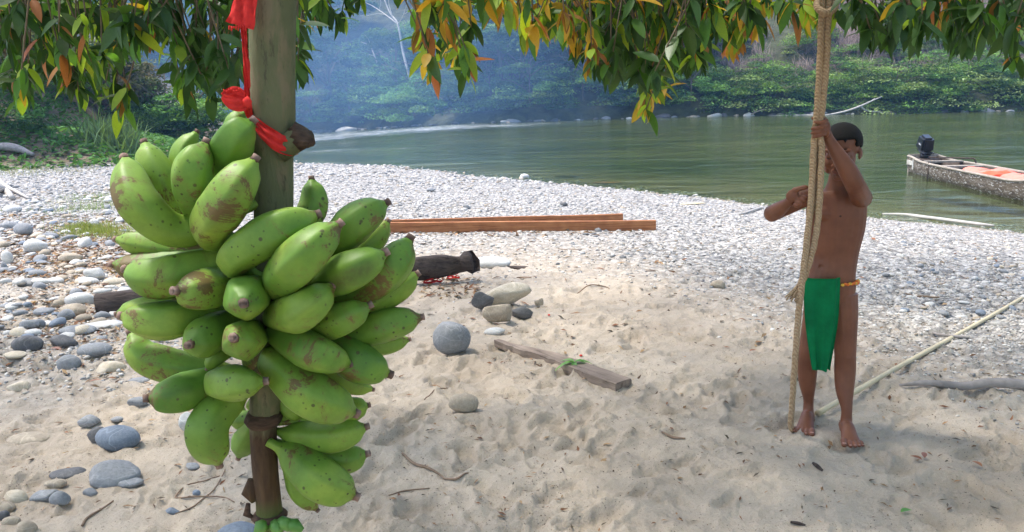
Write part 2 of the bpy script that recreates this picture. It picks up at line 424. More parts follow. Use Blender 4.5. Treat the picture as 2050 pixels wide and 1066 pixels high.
# ---------------------------------------------------------------- far shore, hills, river
def wz(x, y):
    x = np.asarray(x, float); y = np.asarray(y, float)
    return WATER-drop(x, y)
fs = []
for px, py in ((-300, 292), (200, 286), (420, 274), (600, 267), (700, 261), (850, 252), (1000, 246), (1150, 241), (1300, 237), (1420, 234), (1560, 231), (1720, 229), (1880, 226), (2050, 223), (2300, 214), (2700, 190)):
    z = WATER
    for _ in range(8):
        p = PZ(px, py, z); z = float(wz(p.x, p.y))
    fs.append((p.x, min(p.y, 92)))
FSp = np.array([(fs[0][0]-50, fs[0][1]+10)]+fs+[(105, 28), (120, -5)])
FSl = [tuple(a) for a in FSp]
def far_d(x, y): return -sdist(FSl, x, y)      # distance inland beyond the far shore
def hill_h(x, y):
    d = far_d(x, y); dd = np.clip(d, 0, 200)
    fac = sst(.10, -.06, np.asarray(x)/np.maximum(np.asarray(y), 5))
    h = np.where(d < 0, -.9+d*.8, .9*sst(0, 1.5, dd)-.35*(dd < .01)+np.clip(dd-1.0, 0, 9)*.38*(1-.6*fac)+np.clip(dd-8-34*fac, 0, 90)*(.62+.1*fac))
    h = h*(1+.35*fbm(np.asarray(x)*.05, np.asarray(y)*.05, 31, 3))
    return np.where(d < 0, wz(x, y)-.9+d*.8, np.minimum(wz(x, y)+h, 42))
gx = np.linspace(-140, 140, 240); gy = np.concatenate([np.linspace(-20, 30, 40)[:-1], np.linspace(30, 255, 250)])
HX, HY = np.meshgrid(gx, gy); HZ = hill_h(HX, HY)+.4*fbm(HX*.4, HY*.4, 33, 3)
dm = far_d(HX, HY)
n2 = len(gx); i0 = (np.arange(len(gy)-1)[:, None]*n2+np.arange(n2-1)[None])
keep = (dm[:-1, :-1] > -4) & (dm[:-1, :-1] < 150)
i0 = i0[keep].ravel(); HF = np.stack([i0, i0+1, i0+n2+1, i0+n2], 1)
us, inv = np.unique(HF, return_inverse=True)
HVv = np.stack([HX, HY, HZ], -1).reshape(-1, 3)[us]
HILL = simple('hill_soil', (.062, .068, .032), .95, .6, .8, .8, .4)
mk('hills', HVv, inv.reshape(-1, 4), HILL, org=(0, 100, 0), kind='structure')

def m_water():
    t = NT('river_water'); pos = t.geo().outputs['Position']
    mp = t.n('Mapping'); t.l(pos, mp.inputs[0]); mp.inputs['Scale'].default_value = (.9, 1.6, 1); mp.inputs['Rotation'].default_value = (0, 0, .12)
    w1 = t.noise(mp.outputs[0], 1.6, 4, .55, .4); w2 = t.noise(mp.outputs[0], 7, 3, .6)
    big = t.ramp(t.noise(mp.outputs[0], .12, 3), [(.35, .25), (.65, 1)])
    w0 = t.noise(mp.outputs[0], .35, 2, .5, .8); nb = t.bump(t.math('MULTIPLY', w1, big), .7, .07, t.bump(w2, .5, .02, t.bump(w0, .6, .22)))
    gl = t.n('BsdfGlossy'); gl.inputs['Roughness'].default_value = .08; gl.inputs['Color'].default_value = (.92, .95, .92, 1); t.l(nb, gl.inputs['Normal'])
    tp = t.n('BsdfTransparent'); tp.inputs[0].default_value = (.80, .92, .74, 1)
    mk_ = t.pr(t.ramp(t.noise(mp.outputs[0], .16, 4, .6, .8), [(.35, (.038, .054, .016)), (.65, (.088, .102, .034))]), .5, nb, 0)
    body = t.n('MixShader'); t.l(tp.outputs[0], body.inputs[1]); t.l(mk_, body.inputs[2]); lwt = t.n('LayerWeight'); t.l(t.ramp(lwt.outputs['Facing'], [(.84, .08), (.965, .95)]), body.inputs[0])
    fr = t.n('Fresnel'); fr.inputs[0].default_value = 1.33; t.l(nb, fr.inputs['Normal'])
    f2 = t.math('MULTIPLY', fr.outputs[0], .95)
    mx = t.n('MixShader'); t.l(f2, mx.inputs[0]); t.l(body.outputs[0], mx.inputs[1]); t.l(gl.outputs[0], mx.inputs[2])
    at = t.n('Attribute'); at.attribute_name = 'Col'; sp = t.n('SeparateColor'); t.l(at.outputs['Color'], sp.inputs[0])
    mp2 = t.n('Mapping'); t.l(pos, mp2.inputs[0]); mp2.inputs['Scale'].default_value = (.35, 2.4, 1)
    fo = t.math('ADD', t.noise(mp2.outputs[0], 1.3, 7, .85, .6), t.math('MULTIPLY', sp.outputs[0], .24))
    fm = t.ramp(fo, [(.70, 0), (.86, .8)])
    fbs = t.pr((.75, .78, .80), .6, nb, .3)
    m2 = t.n('MixShader'); t.l(fm, m2.inputs[0]); t.l(mx.outputs[0], m2.inputs[1]); t.l(fbs, m2.inputs[2])
    return t.fin(m2.outputs[0])
wy = np.concatenate([np.linspace(-20, 14, 20)[:-1], np.linspace(14, 60, 160)[:-1], np.linspace(60, 125, 60)]); wx = np.linspace(-100, 135, 300)
WX, WY = np.meshgrid(wx, wy); foamz = np.zeros_like(WX)
# the rapid: a band of broken water along the far side, widening downstream to the left
fd_ = -far_d(WX, WY); rapid = sst(18, -6, WX)*sst(-1, 1.5, fd_)
foamz = rapid*np.exp(-((fd_-5-.30*np.clip(9-WX, 0, 40))/(4.5+.40*np.clip(10-WX, 0, 40)))**2)
foamz = np.maximum(foamz, .75*np.exp(-((WX+7.5)/5)**2-((WY-34)/2.2)**2))
WZ = wz(WX, WY)+.07*foamz*fbm(WX*1.2, WY*2.2, 71, 3)
nw = len(wx); i0 = (np.arange(len(wy)-1)[:, None]*nw+np.arange(nw-1)[None])
kp = ((shore_s(WX, WY) < 2.5) & (far_d(WX, WY) < 3) & (sdist(LB, WX, WY) > -6))[:-1, :-1]; i0 = i0[kp].ravel()
WF = np.stack([i0, i0+1, i0+nw+1, i0+nw], 1); us, inv = np.unique(WF, return_inverse=True)
mk('water', np.stack([WX, WY, WZ], -1).reshape(-1, 3)[us], inv.reshape(-1, 4), m_water(), org=(0, 40, WATER), kind='structure',
   col=np.stack([foamz]*3, -1).reshape(-1, 3)[us])

# ---------------------------------------------------------------- haze
t = NT('haze_air'); pv = t.n('VolumePrincipled'); pv.inputs['Color'].default_value = (.26, .52, 1.0, 1)
pv.inputs['Density'].default_value = HAZE_D; pv.inputs['Anisotropy'].default_value = .35
t.l(pv.outputs[0], t.out.inputs['Volume'])
hz = mk('haze', *box((0, 120, 28), (300, 300, 68)), t.m, smooth=False, kind='stuff', org=(0, 80, -6))
hz['label'] = 'thin blue smoky haze hanging over the river and hillside'

# wood smoke drifting along the far bank on the left: thick in the middle, thinning to nothing at its edge
tsm = NT('smoke_air'); pv = tsm.n('VolumePrincipled'); pv.inputs['Color'].default_value = (.36, .62, 1.0, 1); pv.inputs['Density'].default_value = SMOKE_D; pv.inputs['Anisotropy'].default_value = .2
tsm.l(pv.outputs[0], tsm.out.inputs['Volume'])
def puff(c, r, label):
    c = np.array(c)
    mk('smoke', ICO4[0]*np.array(r)*(1+.12*fbm(ICO4[0][:, 0]*1.5, ICO4[0][:, 1]*1.5+ICO4[0][:, 2], 12, 2)[:, None])+c, ICO4[1], tsm.m, kind='stuff', label=label)
puff(P(700, 60, 54), (15, 5, 8), 'blue wood smoke drifting before the trees at upper left of the river')
puff(P(900, 175, 56), (13, 4, 5), 'thin blue smoke low over the rapid')
puff(P(420, 110, 58), (14, 5, 8), 'blue smoke behind the plantain stalk')

# ---------------------------------------------------------------- trees
LEAFC = m_col('tree_foliage', .75, 3, .0, .01, .15, .28, .35)
TWIG = m_col('dry_brush', .9, 3, .0, .01, .1, 0, .3)
BARK = simple('tree_bark', (.16, .13, .10), .9, .3, 6, .6, .03, stretch=(1, 1, .3))
card = np.array([(-.5, 0, 0), (-.12, .22, .05), (.5, 0, -.04), (-.05, -.24, .02)]); cardf = np.array([(0, 1, 2), (0, 2, 3)])
def crown(seed, w_, h_, npad, ncard, size, cols, flat=.38, droop=0, hollow=.45, z0=.35):
    """foliage as leafy pads set on limb ends through a crown; returns batch arrays"""
    rs = np.random.RandomState(seed); L = []; C = []
    for k in range(npad):
        a = rs.uniform(0, 2*math.pi); r = rs.uniform(hollow, 1)**.6; e = rs.uniform(0, 1)
        zc = z0+(1-z0)*(.15+.85*e)*math.sqrt(max(0, 1-(r*.82)**2)); zc -= droop*r
        c = np.array((math.cos(a)*r*w_*.5*(1-.25*e), math.sin(a)*r*w_*.5*(1-.25*e), zc*h_))
        pr = w_*rs.uniform(.11, .22)
        m = int(ncard/npad*rs.uniform(.6, 1.4)); q = rs.normal(size=(m, 3)); q /= np.linalg.norm(q, axis=1)[:, None]; q *= rs.uniform(.35, 1.05, (m, 1))**.5
        q[:, 2] *= flat; q[:, 2] -= droop*.5*(q[:, 0]**2+q[:, 1]**2)
        L.append(c+q*pr); b = cols[rs.randint(len(cols))]*rs.uniform(.6, 1.7)  # wide brightness spread in pad colour, standing in for lit pads and shaded gaps
        C.append(b*rs.uniform(.75, 1.25, (m, 1)))
    L = np.concatenate(L); C = np.concatenate(C); n = len(L)
    global RS; keepRS = RS; RS = rs
    M = rmats(n, .55); S = size*rs.uniform(.6, 1.35, (n, 1))*np.ones((1, 3)); RS = keepRS
    return batch(card, cardf, L, M, S, C)
def limbs(seed, w_, h_, n=6, z0=.12, r=.16):
    rs = random.Random(seed); parts = []
    top = (rs.uniform(-.06, .06)*w_, rs.uniform(-.06, .06)*w_, h_*.8)
    parts.append(tube(cr([(0, 0, -.6), (rs.uniform(-.03, .03)*w_, 0, h_*.35), top], 7), np.linspace(r, r*.3, 7), 7))
    for k in range(n):
        a = 6.283*k/n+rs.uniform(-.4, .4); zz = h_*rs.uniform(z0, .55)
        e = (math.cos(a)*w_*.42, math.sin(a)*w_*.42, min(h_*.85, zz+h_*rs.uniform(.15, .4)))
        parts.append(tube(cr([(0, 0, zz), (e[0]*.5, e[1]*.5, (zz+e[2])*.5+.08*h_), e], 5), np.linspace(r*.5, r*.12, 5), 5))
    return join(parts)
g_ = lambda *a: [np.array(x) for x in a]
PROTO = {}
def proto(kind, seed, w_, h_, npad, nc, size, cols, **kw):
    v, f, c = crown(seed, w_, h_, npad, nc, size, cols, **kw)
    t_ = root('proto', (0, 0, 0), None, None)
    cr_ = mk('crown', v, f, LEAFC, t_, smooth=False, col=c)
    tv, tf = limbs(seed, w_, h_, r={'forest': .17, 'riverside': .13, 'olive': .08}.get(kind, .035)); tr = mk('trunk', tv, tf, BARK, t_)
    PROTO.setdefault(kind, []).append((cr_.data, tr.data))
    for o in (cr_, tr, t_): bpy.data.objects.remove(o)
dk = g_((.055, .115, .040), (.075, .15, .045), (.035, .080, .030), (.11, .17, .05))
lt = g_((.08, .17, .045), (.11, .21, .055), (.045, .10, .035), (.15, .24, .07))
fe = g_((.10, .19, .045), (.14, .24, .055), (.06, .12, .035), (.19, .25, .09))
ol = g_((.10, .12, .05), (.13, .14, .07), (.07, .10, .04), (.15, .12, .08))
for s in range(4): proto('forest', 100+s, 7.5, 9, 30, 6500, .38, dk, flat=.36, hollow=.55)
for s in range(3): proto('riverside', 200+s, 8.5, 6.8, 44, 9000, .30, lt, flat=.26, droop=.30, z0=.15)
for s in range(3): proto('fern', 300+s, 6.8, 4.2, 70, 10000, .21, fe, flat=.20, droop=.45, z0=.10, hollow=.2)
for s in range(2): proto('olive', 400+s, 6, 6.5, 36, 3600, .34, ol, flat=.5)
for s in range(2): proto('bush', 500+s, 3, 2.2, 30, 3800, .14, dk+lt[:1], flat=.5, z0=.05)
def plant(name, kind, x, y, z, s, label, cat, group, rz=None, sz=1.0, zb=-.15):
    cm, tm = random.choice(PROTO[kind]); t_ = root(name, (x, y, z+zb), label, cat, group)
    t_.rotation_euler = (0, 0, random.uniform(0, 6.28) if rz is None else rz); t_.scale = (s, s, s*sz)
    for n_, m_ in (('crown', cm), ('trunk', tm)):
        o = bpy.data.objects.new(n_, m_); COL.objects.link(o); o.parent = t_
    return t_
FSeg = np.hypot(*np.diff(FSp, axis=0).T); FCum = np.concatenate([[0], np.cumsum(FSeg)])
def fpos(s_, d):
    i = int(np.clip(np.searchsorted(FCum, s_)-1, 0, len(FSeg)-1)); t = (s_-FCum[i])/FSeg[i]; a, b = FSp[i], FSp[i+1]; p = a+(b-a)*t
    n = np.array((-(b-a)[1], (b-a)[0])); n /= np.linalg.norm(n); return p+n*d
def pxof(x, y, z):
    q = CM.transposed() @ Vector((x, y, z-CAMZ)); return W0/2-q.x/q.z*FPX, H0/2+q.y/q.z*FPX
rr = random.Random(5)
s_ = 6.0; cnt = 0
while s_ < FCum[-1]-12:
    p = fpos(s_, 2.2+rr.uniform(-.5, 1)); x, y = p; z = float(hill_h(x, y)); px, py = pxof(x, y, z+2)
    if px < 1390:
        plant('riverside_tree', 'riverside', x, y, z, rr.uniform(.75, 1.1), 'spreading green tree leaning over the far waterline', 'tree', 'green trees along the far waterline'); s_ += rr.uniform(3.5, 5.5)
    else:
        plant('feathery_shrub', 'fern', x, y, z, rr.uniform(.8, 1.15), 'low feathery bright green shrub on the far right bank', 'shrub', 'feathery shrubs on the far bank'); s_ += rr.uniform(2.6, 4.0)
for d, st in ((6.0, 4.4), (11, 5.2), (17, 6), (24, 7), (32, 8), (42, 9), (54, 10), (68, 11), (84, 12), (102, 13)):
    s_ = 4.0+rr.uniform(0, 3)
    while s_ < FCum[-1]-18:
        p = fpos(s_, d+rr.uniform(-1.6, 1.6)); x, y = p; z = float(hill_h(x, y)); s_ += st*rr.uniform(.75, 1.25)
        if y < -5 or y > 235 or abs(x) > 135: continue
        if d > 60 and x/y > .12: continue
        px, py = pxof(x, y, z+3)
        if px > 2400 and rr.random() < .4: continue
        if 1400 < px < 2150 and d < 25:
            if d < 8: plant('feathery_shrub', 'fern', x, y, z, rr.uniform(.6, .95), 'low feathery bright green shrub on the far right bank', 'shrub', 'feathery shrubs on the far bank')
            elif d < 14 and rr.random() < .8: plant('feathery_shrub', 'fern', x, y, z, rr.uniform(.6, 1.0), 'low feathery bright green shrub on the far right bank', 'shrub', 'feathery shrubs on the far bank')
            elif rr.random() < .5: plant('olive_tree_on_slope', 'olive', x, y, z, rr.uniform(.35, .6), 'thin olive green tree standing among dry brush on the right slope', 'tree', 'thin olive trees on the dry slope')
            continue
        k = rr.choice(['forest', 'forest', 'forest', 'riverside', 'olive'])
        plant('hillside_tree', k, x, y, z, rr.uniform(.85, 1.4)*(.85 if d < 8 else 1.1), 'hazy green tree in the dense forest covering the far hillside', 'tree', 'forest trees on the far hillside', sz=rr.uniform(.9, 1.25))
# leafless brush on the dry slope: one tangle nobody could count
nb = 42000; rs = np.random.RandomState(3)
sv = rs.uniform(FCum[9]+2, FCum[15], nb//60); bv = []
for q in sv:
    p = fpos(q, rs.uniform(7, 24)); z = float(hill_h(p[0], p[1]))
    m = 60; dr = rs.normal(size=(m, 3)); dr[:, 2] = np.abs(dr[:, 2])*.7+.25; dr /= np.linalg.norm(dr, axis=1)[:, None]
    bv.append(np.concatenate([np.tile((p[0], p[1], z), (m, 1))+dr*rs.uniform(0, .9, (m, 1))*np.array((1.3, 1.3, 1.6)), dr], 1))
bv = np.concatenate(bv); n = len(bv)
stick = np.array([(-.02, 0, 0), (.02, .0, 0), (0, .03, 0), (0, 0, 1.0)]); stf = np.array([(0, 1, 3), (1, 2, 3), (2, 0, 3)])
RS = np.random.RandomState(4); M = rmats(n, .9)
C = np.array((.22, .17, .15))*rs.uniform(.5, 1.5, (n, 1))*np.array((1, 1, 1))
v, f, c = batch(stick, stf, bv[:, :3], M, np.stack([rs.uniform(.9, 1.4, n)]*2+[rs.uniform(.5, 1.4, n)], 1), C)
mk('dry_brush', v, f, TWIG, smooth=False, kind='stuff', col=c, label='tangle of grey leafless brush on the right far slope')
# rocks lining the far waterline
MS1 = m_stone('stone_grey', (.17, .18, .19), (.30, .30, .30)); MS2 = m_stone('stone_blue_grey', (.13, .16, .20), (.22, .25, .29))
MS3 = m_stone('stone_cream', (.42, .35, .25), (.60, .53, .42)); MS4 = m_stone('stone_pale', (.42, .41, .38), (.60, .58, .54))
MS5 = m_stone('stone_tan', (.28, .23, .17), (.43, .36, .27)); MS6 = m_stone('stone_dark', (.08, .08, .085), (.16, .155, .15))
def rock_mesh(seed, sub=3, ang=.0, rough=.12):
    v, f = {2: ICO2, 3: ICO3, 4: ICO4}[sub]; rs = np.random.RandomState(seed); v = v.copy()
    for k in range(int(3+ang*9)):
        n = rs.normal(size=3); n /= np.linalg.norm(n); d = rs.uniform(.62, .92)-ang*.12
        q = v @ n; m = q > d; v[m] -= np.outer((q[m]-d)*(.55+.4*ang), n)
    o = rs.uniform(0, 50, 3); dsp = fbm(v[:, 0]*1.3+o[0]+v[:, 2], v[:, 1]*1.3+o[1]-v[:, 2]*.7, seed, 4)
    return v*(1+rough*2*dsp[:, None]), f
rr = random.Random(8); s_ = 30.0; k = 0
while s_ < FCum[-3]-2:
    p = fpos(s_, rr.uniform(-.7, .3)); x, y = p; z = float(wz(x, y)); s_ += rr.uniform(.15, 1.9)
    px, _ = pxof(x, y, z)
    if px < 330 or px > 2150: continue
    v, f = rock_mesh(k, 2, .8, .2); sc = rr.uniform(.12, .32)*rr.choice([1, 1, 1.9])
    if 1440 < px < 1530 or 1820 < px < 1890 or 620 < px < 720: sc *= 1.5
    v = (v @ rotz(rr.uniform(0, 6)).T)*np.array((sc*rr.uniform(1, 1.8), sc, sc*.6))
    mk('bank_rock', v+np.array((x, y, z+.05*sc)), f, rr.choice([MS4, MS5, MS1, MS1, MS6, MS6]), org=(x, y, z), label='rock at the far waterline below the overhanging trees', cat='rock', group='rocks along the far waterline'); k += 1
# fallen white branch in front of the far bank and the bare trees
WHITE = simple('bleached_wood', (.42, .39, .35), .85, .2, 4, .4, .01)
def far_pt(px, py, d=-1.0):
    """point above the far shore line seen at this pixel"""
    best = None
    for s_ in np.linspace(FCum[2], FCum[-3], 500):
        q = fpos(s_, d); a, b = pxof(q[0], q[1], WATER)
        if best is None or abs(a-px) < best[0]: best = (abs(a-px), q[1])
    return P(px, py, best[1])
def limbset(name, paths, mat, label, cat, d=None, n=6):
    parts = []
    for pth in paths:
        pts = [far_pt(a, b, d) for a, b, _ in pth]; rad = [c for *_, c in pth]
        q = cr([list(p)+[c] for p, c in zip(pts, rad)], len(pts)*3); parts.append(tube(q[:, :3], np.maximum(q[:, 3], .01), n))
    V, F = join(parts); return mk(name, V, F, mat, label=label, cat=cat)
limbset('fallen_branch', [[(1536, 233, 0.033), (1570, 232, 0.065), (1610, 231, 0.072), (1650, 231, 0.065), (1690, 224, 0.091), (1720, 214, 0.091), (1742, 204, 0.065), (1765, 194, 0.033)],
  [(1722, 212, 0.078), (1735, 222, 0.078), (1762, 225, 0.058), (1768, 228, 0.033)], [(1716, 214, 0.052), (1735, 208, 0.039), (1752, 197, 0.019)]], WHITE, 'bleached fallen branch lying along the far waterline behind the boy', 'driftwood', -1.2)
limbset('fallen_branch', [[(1500, 232, .06), (1515, 224, .07), (1530, 219, .05)], [(1512, 226, .05), (1508, 220, .03)]], MS5, 'short dark stick poking out of the rocks left of the bleached branch', 'driftwood', -.8)
limbset('bare_tree', [[(822, 165, 0.132), (812, 125, 0.132), (806, 100, 0.120), (801, 70, 0.108), (795, 45, 0.096), (780, 25, 0.072), (768, -5, 0.054)],
  [(795, 48, 0.072), (772, 30, 0.054), (745, 12, 0.036), (725, 3, 0.024)], [(797, 50, 0.060), (808, 30, 0.042), (815, 5, 0.030), (818, -15, 0.018)], [(785, 32, 0.048), (778, 5, 0.030), (782, -18, 0.018)],
  [(772, 30, 0.036), (755, 28, 0.024), (735, 32, 0.018)], [(808, 30, 0.030), (824, 18, 0.018), (832, 4, 0.012)], [(760, 20, 0.030), (762, 2, 0.018), (752, -8, 0.012)]], WHITE, 'tall bare white dead tree standing out of the hazy forest', 'tree', 2.2)
limbset('bare_tree', [[(756, 130, 0.072), (748, 108, 0.066), (740, 92, 0.054), (722, 84, 0.030)], [(742, 94, 0.036), (738, 80, 0.024), (730, 70, 0.018)], [(748, 112, 0.030), (733, 108, 0.018), (722, 104, 0.012)]], WHITE, 'small leaning bare pale tree left of the tall dead one', 'tree', 2.2)

# ---------------------------------------------------------------- the near left bank: shrubs, ground cover, driftwood
rr = random.Random(21); k = 0
for i in range(74):
    x = rr.uniform(-34, -11); yy = rr.uniform(24, 50); b = -float(sdist(LB, x, yy))
    if b < 2.5: continue
    z = float(H1(x, yy)); s = rr.uniform(.7, 1.5)
    kind = rr.choice(['bush', 'bush', 'fern', 'olive']); s = s if kind == 'bush' else s*.45
    plant('bank_shrub', kind, x, yy, z, s, 'leafy shrub on the brown near bank behind the left foliage', 'shrub', 'shrubs on the near left bank')
for i in range(16):
    x = rr.uniform(-52, -16); yy = rr.uniform(44, 76); b = -float(sdist(LB, x, yy)); z = float(H1(x, yy))
    if b < 3: continue
    plant('bank_tree', 'forest', x, yy, z, rr.uniform(.7, 1.1), 'dark green tree rising behind the left bank foliage', 'tree', 'trees behind the left bank')
for px, py, s in ((330, 268, 1.0), (395, 262, 1.1), (300, 255, .9)):
    p = P(px, py, 40); z = float(H1(p.x, p.y)); plant('waterside_tree', 'riverside', p.x, p.y, max(z, -1), .62*s, 'rounded green tree by the river behind the topmost plantains', 'tree', 'rounded trees behind the plantains')
rs = np.random.RandomState(9); n = 26000
x = rs.uniform(-34, -9.0, n); yv = rs.uniform(18, 36, n); b = -sdist(LB, x, yv)+.9*fbm(x*.6, yv*.6, 44, 3); ok = (b > -.1) & (b < 6+3*fbm(x*.3, yv*.3, 5, 3)); x, yv = x[ok], yv[ok]; n = len(x)
z = H1(x, yv)+rs.uniform(0, .16, n); RS = rs
v, f, c = batch(card, cardf, np.stack([x, yv, z], 1), rmats(n, .6), rs.uniform(.14, .34, (n, 1))*np.ones((1, 3)), np.array((.085, .19, .045))*rs.uniform(.6, 1.4, (n, 1)))
mk('ground_cover', v, f, LEAFC, smooth=False, kind='stuff', col=c, label='low bright green creeping plants covering the left bank')
# grass
blade = np.array([(-.05, 0, 0), (.05, 0, 0), (-.03, .12, .5), (.03, .12, .5), (0, .38, .92)]); bladef = np.array([(0, 1, 3), (0, 3, 2), (2, 3, 4)])
def PG(a, b):
    """many ground points at once: coarse march on the smooth terrain"""
    a = np.asarray(a, float); b = np.asarray(b, float); D_ = np.stack([(a-W0/2)/FPX, -(b-H0/2)/FPX, -np.ones_like(a)], 1) @ np.array(CM).T
    lo = np.full(len(a), .5); hi = np.full(len(a), 120.); done = np.zeros(len(a), bool)
    for t in TS[::2]:
        q = (CAMZ+D_[:, 2]*t < H1(D_[:, 0]*t, D_[:, 1]*t)) & ~done; hi[q] = t; lo[q] = t/1.0404; done |= q
    for _ in range(7):
        m = (lo+hi)/2; q = CAMZ+D_[:, 2]*m < H1(D_[:, 0]*m, D_[:, 1]*m); hi = np.where(q, m, hi); lo = np.where(q, lo, m)
    x, y = D_[:, 0]*hi, D_[:, 1]*hi
    return np.stack([x, y, HGv(x, y)], 1)
def grass(name, px0, py0, px1, py1, n, h, colr, label, seed, sp=.35):
    rs = np.random.RandomState(seed); global RS; RS = rs
    cl = [(rs.uniform(px0, px1), rs.uniform(py0, py1)) for _ in range(14)]; L = []
    for a, b in cl:
        g = G(a, b); m = n//14; q = rs.normal(0, sp, (m, 2))
        for e in q: L.append((g.x+e[0], g.y+e[1], HG(g.x+e[0], g.y+e[1])-.01))
    L = np.array(L); m = len(L); v, f, c = batch(blade, bladef, L, rmats(m, .5), h*rs.uniform(.4, 1.2, (m, 1))*np.array([[.8, 1, 1]]), np.array(colr)*rs.uniform(.6, 1.4, (m, 1)))
    mk(name, v, f, LEAFC, smooth=False, kind='stuff', col=c, label=label)
grass('grass', 160, 452, 262, 474, 3800, .085, (.24, .27, .07), 'patch of short yellow green grass among the cobbles left of the plantains', 1, .16)
grass('grass', 150, 392, 235, 440, 2600, .08, (.20, .26, .09), 'sparse weeds among pale cobbles beyond the grass patch', 2, .35)
grass('grass', 0, 335, 90, 352, 1600, .12, (.26, .27, .10), 'dry grass fringe at the foot of the left bank', 3, 1.0)
grass('grass', 660, 470, 990, 415, 300, .05, (.24, .26, .12), 'faint sprigs of weed on the shingle beyond the planks', 4, .3)
grass('grass', 205, 262, 240, 300, 420, .9, (.11, .17, .07), 'tall tuft of reedy grass at the end of the green bank', 6, .4)

ORD = 'first second third fourth fifth sixth seventh eighth ninth tenth eleventh twelfth thirteenth fourteenth fifteenth sixteenth seventeenth eighteenth nineteenth twentieth'.split()
def ordinals(grp, base):
    q = [(pxof(*o.location)[0], o) for o in bpy.data.objects if o.get('group') == grp]
    q = sorted([(a, o.name, o) for a, o in q if -30 < a < 2090])
    for i, (a, _, o) in enumerate(q):
        j = len(q)-1-i
        if i < 20: o['label'] = base+', '+ORD[i]+' from the left of its row'
        elif j < 20: o['label'] = base+', '+ORD[j]+' from the right of its row'
ordinals('green trees along the far waterline', 'spreading green tree over the far waterline')
ordinals('rounded trees behind the plantains', 'rounded green tree behind the topmost plantains')
# ---------------------------------------------------------------- stones one can tell apart
def stone(b, mat, label, seed, ang=.2, flat=None, sink=.25, grp=None, name='cobble', cat='stone', rz=0, lift=0, rough=.1, deep=None):
    x0, y0, x1, y1 = b; g = on((x0+x1)/2, y1); D = math.hypot(g.y, CAMZ); wr = (x1-x0)*D/FPX/2
    el = math.atan2(CAMZ-g.z, g.y)                     # how steeply it is looked down on
    dr = wr*(deep or .66); hp = (y1-y0)*D/FPX
    hr = max((hp-2*dr*math.sin(el)*.8)/(math.cos(el))*.74, wr*.26) if flat is None else wr*flat
    v, f = rock_mesh(seed, 3, ang, rough)
    v = (v*np.array((wr, dr, hr))) @ rotz(rz).T
    c = np.array((g.x, g.y+dr*.8, HG(g.x, g.y+dr*.8)+hr*(1-2*sink)+lift))
    return mk(name, v+c, f, mat, org=(c[0], c[1], c[2]-hr), label=label, cat=cat, group=grp)
